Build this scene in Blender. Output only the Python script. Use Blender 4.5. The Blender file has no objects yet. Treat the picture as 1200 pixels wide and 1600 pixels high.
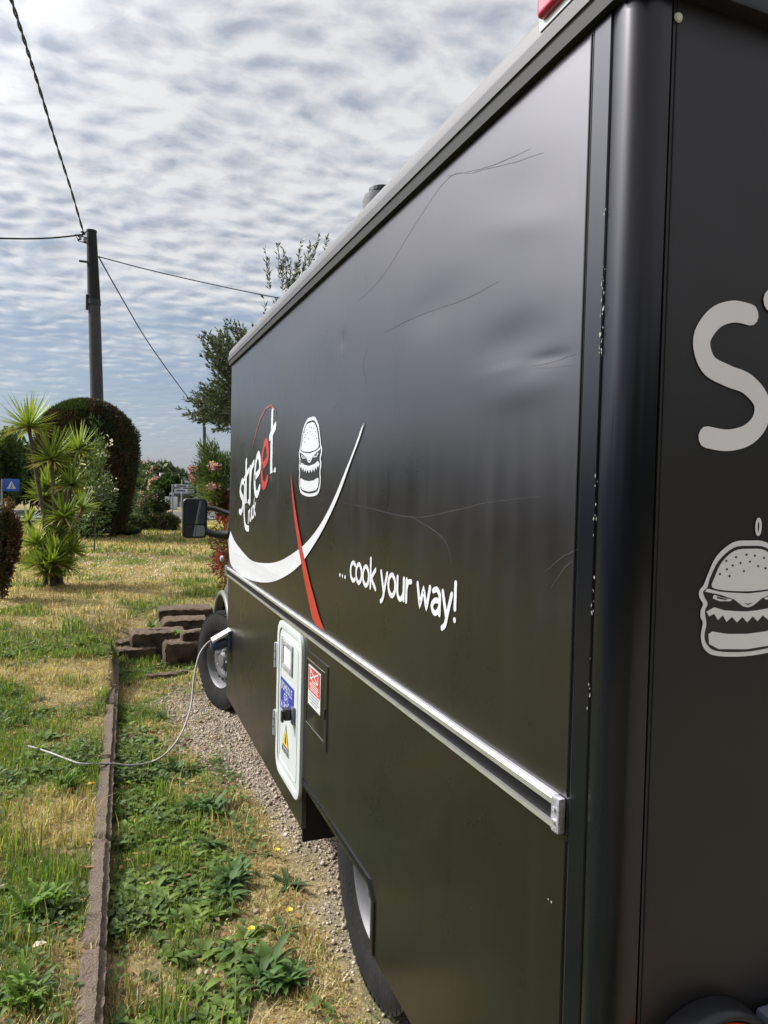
import bpy, bmesh, math, random
import numpy as np
from mathutils import Vector, Matrix, noise
from mathutils.geometry import tessellate_polygon
random.seed(7); RNG = np.random.default_rng(7)
sc = bpy.context.scene
R_ = math.radians
# ------------------------------------------------------------------ camera
FPX = 1115.0
TH, PI_, RO = R_(21.27), R_(1.83), 0.024
F0 = Vector((math.sin(TH), math.cos(TH), 0)); R0 = Vector((math.cos(TH), -math.sin(TH), 0)); U0 = Vector((0, 0, 1))
CF = F0*math.cos(PI_) - U0*math.sin(PI_); CU = U0*math.cos(PI_) + F0*math.sin(PI_)
CR = R0*math.cos(RO) + CU*math.sin(RO); CU = CU*math.cos(RO) - R0*math.sin(RO)
CP = Vector((0, 0, 1.6))
cam = bpy.data.cameras.new('camera'); camo = bpy.data.objects.new('camera', cam); sc.collection.objects.link(camo)
camo.matrix_world = Matrix(((CR.x, CU.x, -CF.x, CP.x), (CR.y, CU.y, -CF.y, CP.y), (CR.z, CU.z, -CF.z, CP.z), (0, 0, 0, 1)))
cam.sensor_fit = 'HORIZONTAL'; cam.sensor_width = 36; cam.lens = 36*FPX/1200; cam.clip_start = .05; cam.clip_end = 3000
sc.camera = camo
# ------------------------------------------------------------------ sky and sun
SUN_EL, SUN_AZ = 42.0, -56.0        # azimuth from +Y, negative is to the left
sd = Vector((math.sin(R_(SUN_AZ))*math.cos(R_(SUN_EL)), math.cos(R_(SUN_AZ))*math.cos(R_(SUN_EL)), math.sin(R_(SUN_EL))))
w = bpy.data.worlds.new('World'); sc.world = w; w.use_nodes = True
wn = w.node_tree.nodes; wl = w.node_tree.links; wn.clear()
def N(t, **k):
    n = wn.new(t)
    for a, b in k.items(): setattr(n, a, b)
    return n
def M_(op, a, b=None, c=None):
    n = N('ShaderNodeMath', operation=op)
    for i, v in enumerate((a, b, c)):
        if v is None: continue
        if isinstance(v, (int, float)): n.inputs[i].default_value = v
        else: wl.new(v, n.inputs[i])
    return n.outputs[0]
def VM(op, a, b=None, s=None):
    n = N('ShaderNodeVectorMath', operation=op)
    for i, v in enumerate((a, b)):
        if v is None: continue
        if isinstance(v, tuple): n.inputs[i].default_value = v
        else: wl.new(v, n.inputs[i])
    if s is not None:
        if isinstance(s, (int, float)): n.inputs['Scale'].default_value = s
        else: wl.new(s, n.inputs['Scale'])
    return n
def MIX(f, a, b):
    n = N('ShaderNodeMix', data_type='RGBA')
    if isinstance(f, (int, float)): n.inputs[0].default_value = f
    else: wl.new(f, n.inputs[0])
    for i, v in ((6, a), (7, b)):
        if isinstance(v, tuple): n.inputs[i].default_value = (*v, 1)
        else: wl.new(v, n.inputs[i])
    return n.outputs[2]
def RAMP(v, lo, hi, mode='SMOOTHSTEP'):
    n = N('ShaderNodeMapRange', interpolation_type=mode); wl.new(v, n.inputs[0])
    n.inputs[1].default_value = lo; n.inputs[2].default_value = hi
    return n.outputs[0]
tc = N('ShaderNodeTexCoord'); nd = VM('NORMALIZE', tc.outputs['Generated']).outputs[0]
sep = N('ShaderNodeSeparateXYZ'); wl.new(nd, sep.inputs[0])
zc = M_('ADD', M_('MAXIMUM', sep.outputs[2], 0.0), .16)
pr = N('ShaderNodeCombineXYZ'); wl.new(M_('DIVIDE', sep.outputs[0], zc), pr.inputs[0]); wl.new(M_('DIVIDE', sep.outputs[1], zc), pr.inputs[1])
rot = N('ShaderNodeVectorRotate', rotation_type='Z_AXIS'); wl.new(pr.outputs[0], rot.inputs['Vector']); rot.inputs['Angle'].default_value = R_(8)
scl = VM('MULTIPLY', rot.outputs[0], (1.0, 1.25, 1.0)).outputs[0]
wob = N('ShaderNodeTexNoise'); wl.new(scl, wob.inputs['Vector']); wob.inputs['Scale'].default_value = 3.0; wob.inputs['Detail'].default_value = 3
wv = VM('SUBTRACT', wob.outputs['Color'], (.5, .5, .5)).outputs[0]
p1 = VM('ADD', scl, VM('SCALE', wv, None, .15).outputs[0]).outputs[0]
def cloudfield(p, sc_, det, rough=.55):
    n = N('ShaderNodeTexNoise'); wl.new(p, n.inputs['Vector']); n.inputs['Scale'].default_value = sc_; n.inputs['Detail'].default_value = det; n.inputs['Roughness'].default_value = rough
    return n.outputs[0]
def billow(p):
    v = N('ShaderNodeTexVoronoi', feature='SMOOTH_F1'); wl.new(p, v.inputs['Vector']); v.inputs['Scale'].default_value = 11.5; v.inputs['Smoothness'].default_value = .55
    return M_('ADD', M_('MULTIPLY', M_('SUBTRACT', .42, v.outputs['Distance']), .9), M_('MULTIPLY', M_('SUBTRACT', cloudfield(p, 15.0, 7, .6), .5), .95))
ba = billow(p1)
bb_n = billow(VM('ADD', p1, (.012, .030, 0.0)).outputs[0])       # the same sheet a little further on: lit side against shaded side
relief = M_('MULTIPLY', M_('SUBTRACT', ba, bb_n), 1.0)
big = N('ShaderNodeTexNoise'); wl.new(scl, big.inputs['Vector']); big.inputs['Scale'].default_value = 1.3; big.inputs['Detail'].default_value = 3
tint = M_('ADD', M_('ADD', M_('MULTIPLY', relief, 1.9), M_('MULTIPLY', ba, -1.0)), M_('ADD', M_('MULTIPLY', M_('SUBTRACT', big.outputs[0], .5), .9), .62))
cloudc = MIX(RAMP(tint, .0, 1.0, 'LINEAR'), (5.5, 5.9, 6.8), (10.6, 10.6, 10.7))
thick = ba
skyt = N('ShaderNodeTexSky', sky_type='NISHITA'); skyt.sun_disc = False
skyt.sun_elevation = R_(SUN_EL); skyt.sun_rotation = R_(SUN_AZ); skyt.altitude = 50
skyt.air_density = 1.0; skyt.dust_density = 1.2
blue = MIX(.45, VM('SCALE', skyt.outputs[0], None, 1.05).outputs[0], (4.2, 5.6, 8.0))
cover = RAMP(M_('ADD', M_('ADD', M_('MULTIPLY', thick, .6), M_('MULTIPLY', M_('SUBTRACT', big.outputs[0], .5), .9)), M_('MULTIPLY', sep.outputs[2], 3.0)), .20, .95)
col = MIX(M_('ADD', M_('MULTIPLY', cover, .80), .10), blue, cloudc)
# glow of the cloud sheet round the hidden sun
dt = VM('DOT_PRODUCT', nd, tuple(sd)).outputs['Value']
glow = M_('POWER', M_('MAXIMUM', dt, 0.0), 12.0)
col = VM('SCALE', col, None, M_('ADD', M_('MULTIPLY', glow, 9.5), .79)).outputs[0]
bg = N('ShaderNodeBackground'); wl.new(col, bg.inputs[0]); bg.inputs[1].default_value = .1
wo = N('ShaderNodeOutputWorld'); wl.new(bg.outputs[0], wo.inputs[0])
sun = bpy.data.lights.new('sun', 'SUN'); sun.energy = 4.9; sun.angle = R_(1.0); sun.color = (1, .94, .84)
suno = bpy.data.objects.new('sun', sun); sc.collection.objects.link(suno); suno.rotation_euler = sd.to_track_quat('Z', 'Y').to_euler()
sc.view_settings.view_transform = 'Standard'; sc.view_settings.look = 'None'; sc.view_settings.exposure = 0.0; sc.view_settings.gamma = 1
sc.view_settings.use_curve_mapping = False
sc.render.engine = 'CYCLES'
# ------------------------------------------------------------------ helpers
def ray(x, y): return CF + CR*((x-600)/FPX) - CU*((y-800)/FPX)
SX = .742                            # plane of the truck's side
RY = .886                            # plane of the truck's rear
def side(x, y): d = ray(x, y); p = CP + d*(SX/d.x); return p.y, p.z
def rear(x, y): d = ray(x, y); p = CP + d*(RY/d.y); return p.x, p.z
def gr(x, y, z=0): d = ray(x, y); p = CP + d*((z-1.6)/d.z); return p.x, p.y
def at(x, y, Y): d = ray(x, y); return CP + d*(Y/d.y)
def link(o): sc.collection.objects.link(o); return o
def tag(o, label=None, cat=None, group=None, kind=None):
    if label: o['label'] = label
    if cat: o['category'] = cat
    if group: o['group'] = group
    if kind: o['kind'] = kind
    return o
def empty(name, loc, label, cat, group=None):
    o = link(bpy.data.objects.new(name, None)); o.location = loc; o.empty_display_size = .2
    return tag(o, label, cat, group)
def put(name, me, parent=None, smooth=False, auto=None):
    """link a mesh given in world coordinates, parented without moving it"""
    o = link(bpy.data.objects.new(name, me))
    if parent is not None:
        o.parent = parent
        o.matrix_parent_inverse = Matrix.Translation(-wloc(parent))
    if smooth:
        for p in me.polygons: p.use_smooth = True
    if auto:
        for p in me.polygons: p.use_smooth = True
        me.set_sharp_from_angle(angle=R_(auto))
    return o
def wloc(o):
    return Vector(o.location) if o.parent is None else Vector((0, 0, 0)) + (wloc(o.parent) + (o.matrix_parent_inverse.to_translation()+Vector(o.location)))
def from_py(name, v, f, mat, parent=None, smooth=False, auto=None):
    me = bpy.data.meshes.new(name); me.from_pydata([tuple(a) for a in v], [], f); me.update()
    if mat: me.materials.append(mat)
    return put(name, me, parent, smooth, auto)
def np_mesh(name, V, F, mat, C=None, parent=None, smooth=False):
    V = np.asarray(V, np.float32); F = np.asarray(F, np.int32); k = F.shape[1]
    me = bpy.data.meshes.new(name); me.vertices.add(len(V)); me.vertices.foreach_set('co', V.ravel())
    me.loops.add(F.size); me.loops.foreach_set('vertex_index', F.ravel())
    me.polygons.add(len(F)); me.polygons.foreach_set('loop_start', np.arange(0, F.size, k, dtype=np.int32))
    me.update(calc_edges=True)
    if C is not None:
        a = me.color_attributes.new('Col', 'FLOAT_COLOR', 'POINT')
        c4 = np.ones((len(V), 4), np.float32); c4[:, :3] = C; a.data.foreach_set('color', c4.ravel())
    me.materials.append(mat)
    if smooth: me.polygons.foreach_set('use_smooth', np.ones(len(F), bool))
    return put(name, me, parent)
class B:
    """collects shapes into one mesh"""
    def __init__(s): s.v = []; s.f = []
    def add(s, v, f): n = len(s.v); s.v += [tuple(a) for a in v]; s.f += [tuple(i+n for i in q) for q in f]; return s
    def box(s, x0, x1, y0, y1, z0, z1, rz=0, c=None):
        v = [(x, y, z) for z in (z0, z1) for y in (y0, y1) for x in (x0, x1)]
        if rz:
            c = c or ((x0+x1)/2, (y0+y1)/2); cr, sr = math.cos(rz), math.sin(rz)
            v = [(c[0]+(x-c[0])*cr-(y-c[1])*sr, c[1]+(x-c[0])*sr+(y-c[1])*cr, z) for x, y, z in v]
        return s.add(v, [(0, 2, 3, 1), (4, 5, 7, 6), (0, 1, 5, 4), (1, 3, 7, 5), (3, 2, 6, 7), (2, 0, 4, 6)])
    def tube(s, pts, r, n=8, cap=True):
        pts = [Vector(p) for p in pts]; rs = r if hasattr(r, '__len__') else [r]*len(pts)
        up = Vector((0, 0, 1)); rings = []
        for i, p in enumerate(pts):
            t = (pts[min(i+1, len(pts)-1)]-pts[max(i-1, 0)]).normalized()
            u = t.cross(up)
            if u.length < .05: u = t.cross(Vector((1, 0, 0)))
            u.normalize(); q = t.cross(u)
            rings.append([p+(u*math.cos(2*math.pi*k/n)+q*math.sin(2*math.pi*k/n))*rs[i] for k in range(n)])
        v = [a for r_ in rings for a in r_]; f = []
        for i in range(len(pts)-1):
            for k in range(n): f.append((i*n+k, (i+1)*n+k, (i+1)*n+(k+1) % n, i*n+(k+1) % n))
        if cap: f += [tuple(range(n)), tuple(reversed(range((len(pts)-1)*n, len(pts)*n)))]
        return s.add(v, f)
    def lathe(s, prof, c, ax, n=32, closed=False):
        """prof: (r, h) along axis ax through c"""
        ax = Vector(ax).normalized(); u = ax.orthogonal().normalized(); q = ax.cross(u); c = Vector(c)
        v = []; m = len(prof)
        for r, h in prof:
            for k in range(n): a = 2*math.pi*k/n; v.append(c+ax*h+(u*math.cos(a)+q*math.sin(a))*r)
        f = []
        for i in range(m if closed else m-1):
            j = (i+1) % m
            for k in range(n): f.append((i*n+k, i*n+(k+1) % n, j*n+(k+1) % n, j*n+k))
        return s.add(v, f)
    def prism(s, poly, fn, d):
        """poly in 2-D, fn(u,v,h)->3-D, thickness d"""
        n = len(poly); tris = tessellate_polygon([[Vector((a, b, 0)) for a, b in poly]])
        v = [fn(a, b, 0) for a, b in poly]+[fn(a, b, d) for a, b in poly]
        f = [tuple(t) for t in tris]+[tuple(i+n for i in reversed(t)) for t in tris]
        f += [(i, (i+1) % n, n+(i+1) % n, n+i) for i in range(n)]
        return s.add(v, f)
    def build(s, name, mat, parent=None, auto=None, bevel=0, seg=2, fix=True):
        me = bpy.data.meshes.new(name); me.from_pydata(s.v, [], s.f); me.update()
        bm = bmesh.new(); bm.from_mesh(me)
        if fix: bmesh.ops.recalc_face_normals(bm, faces=bm.faces)
        if bevel:
            es = [e for e in bm.edges if len(e.link_faces) == 2 and e.calc_face_angle(0) > R_(30)]
            bmesh.ops.bevel(bm, geom=es, offset=bevel, segments=seg, affect='EDGES', profile=.6)
        bm.to_mesh(me); bm.free(); me.materials.append(mat)
        return put(name, me, parent, auto=auto if auto else (40 if bevel else None))
# numpy value noise
_P = RNG.random((256, 256))
def vnoise(x, y, s=1.0, o=0):
    x = np.asarray(x)*s+o*17.3+900; y = np.asarray(y)*s+o*9.1+900
    xi = np.floor(x).astype(int); yi = np.floor(y).astype(int); fx = x-xi; fy = y-yi
    fx = fx*fx*(3-2*fx); fy = fy*fy*(3-2*fy)
    g = lambda a, b: _P[a % 256, b % 256]
    return (g(xi, yi)*(1-fx)+g(xi+1, yi)*fx)*(1-fy)+(g(xi, yi+1)*(1-fx)+g(xi+1, yi+1)*fx)*fy
def fbm(x, y, s=1.0, o=0): return (vnoise(x, y, s, o)*.55+vnoise(x, y, s*2.1, o+1)*.28+vnoise(x, y, s*4.3, o+2)*.17)
# materials
def mat(name, col, rough=.5, metal=0, spec=.5, var=0, vs=8, bump=0, bs=40, ior=None, coat=0, col2=None, emit=None):
    m = bpy.data.materials.new(name); m.use_nodes = True; nt = m.node_tree; p = nt.nodes['Principled BSDF']
    p.inputs['Base Color'].default_value = (*col, 1); p.inputs['Roughness'].default_value = rough; p.inputs['Metallic'].default_value = metal
    p.inputs['Specular IOR Level'].default_value = spec
    if ior: p.inputs['IOR'].default_value = ior
    if coat: p.inputs['Coat Weight'].default_value = coat; p.inputs['Coat Roughness'].default_value = .08
    if var or bump:
        t = nt.nodes.new('ShaderNodeTexCoord')
    if var:
        n = nt.nodes.new('ShaderNodeTexNoise'); n.inputs['Scale'].default_value = vs; n.inputs['Detail'].default_value = 6; nt.links.new(t.outputs['Object'], n.inputs['Vector'])
        r = nt.nodes.new('ShaderNodeMapRange'); r.inputs[1].default_value = .3; r.inputs[2].default_value = .7; nt.links.new(n.outputs[0], r.inputs[0])
        x = nt.nodes.new('ShaderNodeMix'); x.data_type = 'RGBA'; nt.links.new(r.outputs[0], x.inputs[0])
        c2 = col2 or tuple(min(1, c*(1+var)) for c in col); c1 = tuple(c*(1-var) for c in col) if not col2 else col
        x.inputs[6].default_value = (*c1, 1); x.inputs[7].default_value = (*c2, 1); nt.links.new(x.outputs[2], p.inputs['Base Color'])
    if bump:
        n = nt.nodes.new('ShaderNodeTexNoise'); n.inputs['Scale'].default_value = bs; n.inputs['Detail'].default_value = 5; nt.links.new(t.outputs['Object'], n.inputs['Vector'])
        b = nt.nodes.new('ShaderNodeBump'); b.inputs['Strength'].default_value = bump; b.inputs['Distance'].default_value = .01
        nt.links.new(n.outputs[0], b.inputs['Height']); nt.links.new(b.outputs[0], p.inputs['Normal'])
    return m
def leafmat(name, trans=.35, rough=.5, mul=1.0):
    m = bpy.data.materials.new(name); m.use_nodes = True; nt = m.node_tree; nt.nodes.clear(); L = nt.links
    a = nt.nodes.new('ShaderNodeAttribute'); a.attribute_name = 'Col'
    g = nt.nodes.new('ShaderNodeVectorMath'); g.operation = 'SCALE'; g.inputs['Scale'].default_value = mul; L.new(a.outputs['Color'], g.inputs[0])
    p = nt.nodes.new('ShaderNodeBsdfPrincipled'); p.inputs['Roughness'].default_value = rough; p.inputs['Specular IOR Level'].default_value = .35; L.new(g.outputs[0], p.inputs['Base Color'])
    t = nt.nodes.new('ShaderNodeBsdfTranslucent')
    c = nt.nodes.new('ShaderNodeVectorMath'); c.operation = 'MULTIPLY'; c.inputs[1].default_value = (1.25, 1.2, .6); L.new(g.outputs[0], c.inputs[0]); L.new(c.outputs[0], t.inputs[0])
    x = nt.nodes.new('ShaderNodeMixShader'); x.inputs[0].default_value = trans; L.new(p.outputs[0], x.inputs[1]); L.new(t.outputs[0], x.inputs[2])
    o = nt.nodes.new('ShaderNodeOutputMaterial'); L.new(x.outputs[0], o.inputs[0])
    return m
def paint(name, base, rough, ior, bump=.0):
    m = mat(name, base, rough, ior=ior, var=.12, vs=3)
    nt = m.node_tree; p = nt.nodes['Principled BSDF']; t = nt.nodes.new('ShaderNodeTexCoord')
    # film of dust and wipe marks: uneven roughness
    n = nt.nodes.new('ShaderNodeTexNoise'); n.inputs['Scale'].default_value = 4; n.inputs['Detail'].default_value = 8; nt.links.new(t.outputs['Object'], n.inputs['Vector'])
    r = nt.nodes.new('ShaderNodeMapRange'); r.inputs[1].default_value = .25; r.inputs[2].default_value = .75; r.inputs[3].default_value = rough*.82; r.inputs[4].default_value = rough*1.2
    nt.links.new(n.outputs[0], r.inputs[0]); nt.links.new(r.outputs[0], p.inputs['Roughness'])
    p.inputs['Specular Tint'].default_value = (1, .945, 1.0, 1)
    mp = nt.nodes.new('ShaderNodeMapping'); mp.inputs['Scale'].default_value = (1, 26, 1.6); nt.links.new(t.outputs['Object'], mp.inputs[0])
    n3 = nt.nodes.new('ShaderNodeTexNoise'); n3.inputs['Scale'].default_value = 1.0; n3.inputs['Detail'].default_value = 5; nt.links.new(mp.outputs[0], n3.inputs['Vector'])
    ad = nt.nodes.new('ShaderNodeMath'); ad.operation = 'MULTIPLY_ADD'; ad.inputs[1].default_value = .10; nt.links.new(n3.outputs[0], ad.inputs[0]); nt.links.new(r.outputs[0], ad.inputs[2]); nt.links.new(ad.outputs[0], p.inputs['Roughness'])
    # small specks of dust
    n2 = nt.nodes.new('ShaderNodeTexNoise'); n2.inputs['Scale'].default_value = 1.3; n2.inputs['Detail'].default_value = 2; nt.links.new(t.outputs['Object'], n2.inputs['Vector'])
    b = nt.nodes.new('ShaderNodeBump'); b.inputs['Strength'].default_value = .35; b.inputs['Distance'].default_value = .012
    nt.links.new(n2.outputs[0], b.inputs['Height']); nt.links.new(b.outputs[0], p.inputs['Normal'])
    return m
Mpaint = paint('satin_black_vinyl', (.0034, .0028, .0034), .25, 1.98)
Mrearp = paint('rear_black_vinyl', (.013, .013, .0125), .42, 1.5)
Mpost = paint('corner_black_paint', (.003, .0036, .007), .20, 1.5)
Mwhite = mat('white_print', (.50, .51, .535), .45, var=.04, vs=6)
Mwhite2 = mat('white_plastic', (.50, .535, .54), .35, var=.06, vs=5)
Mwhiter = mat('rear_white_lifted', (.88, .87, .90), .5, var=.03, vs=6)  # same white vinyl as the side, brightened to offset the dimmer rear light
Mink = mat('black_print', (.012, .012, .014), .4)
Mgreyp = mat('grey_print', (.16, .17, .19), .4)
Mred = mat('red_print', (.33, .03, .018), .4)
Mred2 = mat('red_label', (.42, .05, .03), .5)
Mblue = mat('blue_print', (.02, .035, .30), .4)
Myel = mat('yellow_print', (.62, .42, .06), .5)
Malu = mat('aluminium', (.78, .79, .80), .28, metal=.85, var=.1, vs=20)
Malud = mat('worn_aluminium', (.5, .5, .56), .35, metal=.6, var=.35, vs=60, bump=.3, bs=120)
Mrub = mat('black_rubber', (.012, .012, .013), .65)
Mblk = mat('black_plastic', (.014, .014, .016), .38)
Mtyre = mat('tyre_rubber', (.011, .011, .0115), .9, spec=.25, var=.4, vs=14, bump=.4, bs=60)
Mrim = mat('steel_rim', (.13, .13, .14), .55, metal=.3, var=.2, vs=20)
Mtrimg = mat('grey_roof_trim', (.095, .092, .097), .5, var=.08, vs=5)
Mroof = mat('white_roof', (.55, .55, .55), .5, var=.1, vs=3)
Mdark = mat('underbody_black', (.008, .008, .008), .9)
Mglass = mat('dark_glass', (.01, .012, .014), .05)
Mmirror = mat('mirror_glass', (.55, .6, .65), .03, metal=1)
Mredlens = mat('red_lens', (.38, .008, .03), .12, coat=.5)
Morange = mat('orange_lens', (.75, .08, .02), .15, coat=.5)
Mgalv = mat('galvanised_steel', (.30, .30, .32), .55, metal=.3, var=.35, vs=45)
Mhinge = mat('grey_hinge', (.30, .35, .40), .4)
Mcream = mat('cream_plastic', (.66, .65, .55), .4)
Mscr = mat('scratch_light', (.08, .08, .085), .6)
Mscrd = mat('scratch_dark', (.03, .03, .032), .7)
Mchip = mat('chipped_paint', (.24, .24, .22), .8, var=.5, vs=300)
# ------------------------------------------------------------------ ground
def sstep(a, b, x): t = np.clip((np.asarray(x, float)-a)/(b-a), 0, 1); return t*t*(3-2*t)
def kx(y): return .005+.018*(np.asarray(y)-2.0)+.0008*np.asarray(y)**2       # right face of the kerb
ZL = .36
def H(x, y):
    x = np.asarray(x, float); y = np.asarray(y, float)
    left = .085+(ZL-.085)*sstep(4.6, 7.6, y)
    right = ZL*sstep(6.35, 7.7, y+.25*sstep(.2, -.4, x))
    m = sstep(kx(y)-.02, kx(y)-.05, x)
    m = np.where(y > 6.5, sstep(.3, -.3, x), m)
    h = left*m+right*(1-m)
    bump_ = (fbm(x, y, 1.3, 3)-.5)*.05+(fbm(x, y, 6, 5)-.5)*.022
    h = h+bump_*np.where(x > .55, .35, 1.0)*np.where(y < 30, 1, .2)
    return h
def gravel_mask(x, y):
    e = .79-.42*sstep(3.0, 4.7, y)+(fbm(x, y, 3.0, 8)-.5)*.30
    g = sstep(e-.10, e+.16, x)*(1-sstep(5.4, 6.1, y+(fbm(x, y, 2, 9)-.5)*.8))
    return g
def dry_mask(x, y):
    d = fbm(x, y, 1.7, 11)*1.0+.12*sstep(5, 9, y)-.04
    d = d+.42*np.exp(-((np.asarray(x)-(.60-.25*sstep(3.1, 4.7, y)))/.14)**2)*sstep(5.8, 4.5, y)
    d = d-.20*np.exp(-((np.asarray(x)-.22)/.2)**2)*sstep(5.0, 3.6, y)
    return sstep(.40, .62, d)
def ground():
    xs = np.concatenate([-np.geomspace(420, 3.2, 42), np.arange(-3.1, 1.6, .035), np.geomspace(1.65, 420, 46)])
    ys = np.concatenate([-np.geomspace(420, .6, 36), np.arange(-.5, 8.5, .04), np.geomspace(8.55, 600, 90)])
    X, Y = np.meshgrid(xs, ys); Z = H(X, Y)
    n, m = X.shape; idx = np.arange(n*m).reshape(n, m)
    F = np.stack([idx[:-1, :-1], idx[:-1, 1:], idx[1:, 1:], idx[1:, :-1]], -1).reshape(-1, 4)
    g = gravel_mask(X, Y)[..., None]; d = dry_mask(X, Y)[..., None]
    soil = np.array([.11, .085, .055]); straw = np.array([.33, .26, .135]); green = np.array([.085, .115, .03]); grav = np.array([.33, .28, .22])
    C = soil*.25+straw*.75*d+green*.75*(1-d)
    dirt = sstep(.60, .75, fbm(X, Y, 3.1, 21))[..., None]; C = C*(1-dirt*.6)+soil*dirt*.6
    C = C*(1-g)+grav*g
    m_ = bpy.data.materials.new('ground_soil_and_thatch'); m_.use_nodes = True; nt = m_.node_tree; p = nt.nodes['Principled BSDF']; L = nt.links
    a = nt.nodes.new('ShaderNodeAttribute'); a.attribute_name = 'Col'; t = nt.nodes.new('ShaderNodeTexCoord')
    nz = nt.nodes.new('ShaderNodeTexNoise'); nz.inputs['Scale'].default_value = 38; nz.inputs['Detail'].default_value = 8; nz.inputs['Roughness'].default_value = .7; L.new(t.outputs['Object'], nz.inputs['Vector'])
    mr = nt.nodes.new('ShaderNodeMapRange'); mr.inputs[1].default_value = .3; mr.inputs[2].default_value = .7; mr.inputs[3].default_value = .45; mr.inputs[4].default_value = 1.5; L.new(nz.outputs[0], mr.inputs[0])
    v = nt.nodes.new('ShaderNodeVectorMath'); v.operation = 'SCALE'; L.new(a.outputs['Color'], v.inputs[0]); L.new(mr.outputs[0], v.inputs['Scale']); L.new(v.outputs[0], p.inputs['Base Color'])
    p.inputs['Roughness'].default_value = .95; p.inputs['Specular IOR Level'].default_value = .1
    b = nt.nodes.new('ShaderNodeBump'); b.inputs['Strength'].default_value = .9; b.inputs['Distance'].default_value = .02; L.new(nz.outputs[0], b.inputs['Height']); L.new(b.outputs[0], p.inputs['Normal'])
    o = np_mesh('ground', np.stack([X, Y, Z], -1).reshape(-1, 3), F, m_, C.reshape(-1, 3), smooth=True)
    tag(o, kind='structure')
ground()
GREENS = np.array([[.14, .23, .035], [.10, .18, .035], [.20, .28, .05], [.07, .14, .03], [.26, .31, .08]])
STRAWS = np.array([[.50, .43, .21], [.40, .33, .15], [.60, .53, .30], [.34, .24, .11]])
def blades(name, n, box, hmin, hmax, wid, label, dens=None, strawbias=0.0, lean=.5):
    x = RNG.uniform(box[0], box[1], n); y = RNG.uniform(box[2], box[3], n)
    keep = np.ones(n, bool)
    keep &= ~((x > SX-.02) & (y > .9) & (y < 6.3) & (gravel_mask(x, y) > .2))
    keep &= RNG.random(n) > gravel_mask(x, y)*.90
    kk = kx(y); keep &= ~((x > kk-.072) & (x < kk-.004) & (y < 6.5) & (RNG.random(n) > .08))
    if dens is not None: keep &= RNG.random(n) < dens(x, y)
    x = x[keep]; y = y[keep]; n = len(x)
    d = np.clip(dry_mask(x, y)+strawbias, 0, 1)
    isdry = RNG.random(n) < (.12+.82*d)
    # tuft factor
    tf = sstep(.35, .75, fbm(x, y, 9, 31))
    h = RNG.uniform(hmin, hmax, n)*(.5+.9*tf)*np.where(isdry, .75, 1.15)
    a = RNG.uniform(0, 2*np.pi, n); ln = RNG.uniform(.1, 1, n)*lean*np.where(isdry, 1.7, 1)
    z = H(x, y)-.004
    dx, dy = np.cos(a), np.sin(a); wx, wy = -dy, dx; W = wid*RNG.uniform(.6, 1.4, n)
    V = np.empty((n, 5, 3))
    V[:, 0] = np.stack([x+wx*W/2, y+wy*W/2, z], -1); V[:, 1] = np.stack([x-wx*W/2, y-wy*W/2, z], -1)
    mx, my = x+dx*h*ln*.35, y+dy*h*ln*.35
    V[:, 2] = np.stack([mx-wx*W*.42, my-wy*W*.42, z+h*.6], -1); V[:, 3] = np.stack([mx+wx*W*.42, my+wy*W*.42, z+h*.6], -1)
    V[:, 4] = np.stack([x+dx*h*ln, y+dy*h*ln, z+h*(1-.35*ln)], -1)
    b = np.arange(n)[:, None]*5
    F = np.concatenate([b+[0, 1, 2], b+[0, 2, 3], b+[3, 2, 4]], 0)
    c = np.where(isdry[:, None], STRAWS[RNG.integers(0, 4, n)], GREENS[RNG.integers(0, 5, n)])*RNG.uniform(.75, 1.25, (n, 1))
    o = np_mesh(name, V.reshape(-1, 3), F, Mgrass, np.repeat(c, 5, 0))
    tag(o, label, 'grass', kind='stuff'); return o
Mgrass = leafmat('grass_blade', .38, .55)
Mweed = leafmat('weed_leaf', .34, .62)
blades('lawn_grass', 210000, (-3.6, .74, 1.2, 6.2), .02, .065, .0035, 'patchy short grass, green mixed with dry straw, growing on both sides of the stone kerb')
blades('distant_lawn_grass', 150000, (-5.5, 3.4, 6.1, 13.0), .03, .075, .007, 'yellowish patchy lawn behind the sleeper steps and round the yucca', dens=lambda x, y: sstep(15.5, 6, y)*.9+.1)
blades('far_lawn_grass', 90000, (-9, 5.5, 13.0, 24), .04, .08, .016, 'far sunlit lawn reaching to the shrubs by the road', strawbias=.25)
blades('verge_tall_grass', 9000, (-.9, .62, 1.6, 4.6), .08, .19, .004, 'taller thin grass stalks with straw seed heads among the weeds', dens=lambda x, y: sstep(.5, .8, fbm(x, y, 4, 44)))
blades('dry_thatch', 90000, (.2, .95, 1.5, 6.1), .006, .03, .0025, 'flattened dry straw at the edge of the gravel beside the truck', dens=lambda x, y: np.exp(-((x-(.64-.28*sstep(3.1, 4.7, y)))/.15)**2), strawbias=1, lean=2.2)
blades('far_dry_grass', 5000, (-1.9, -1.0, 12.0, 15.0), .25, .5, .012, 'tall dry pale grass patch behind the yucca at the left edge', strawbias=1)
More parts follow.
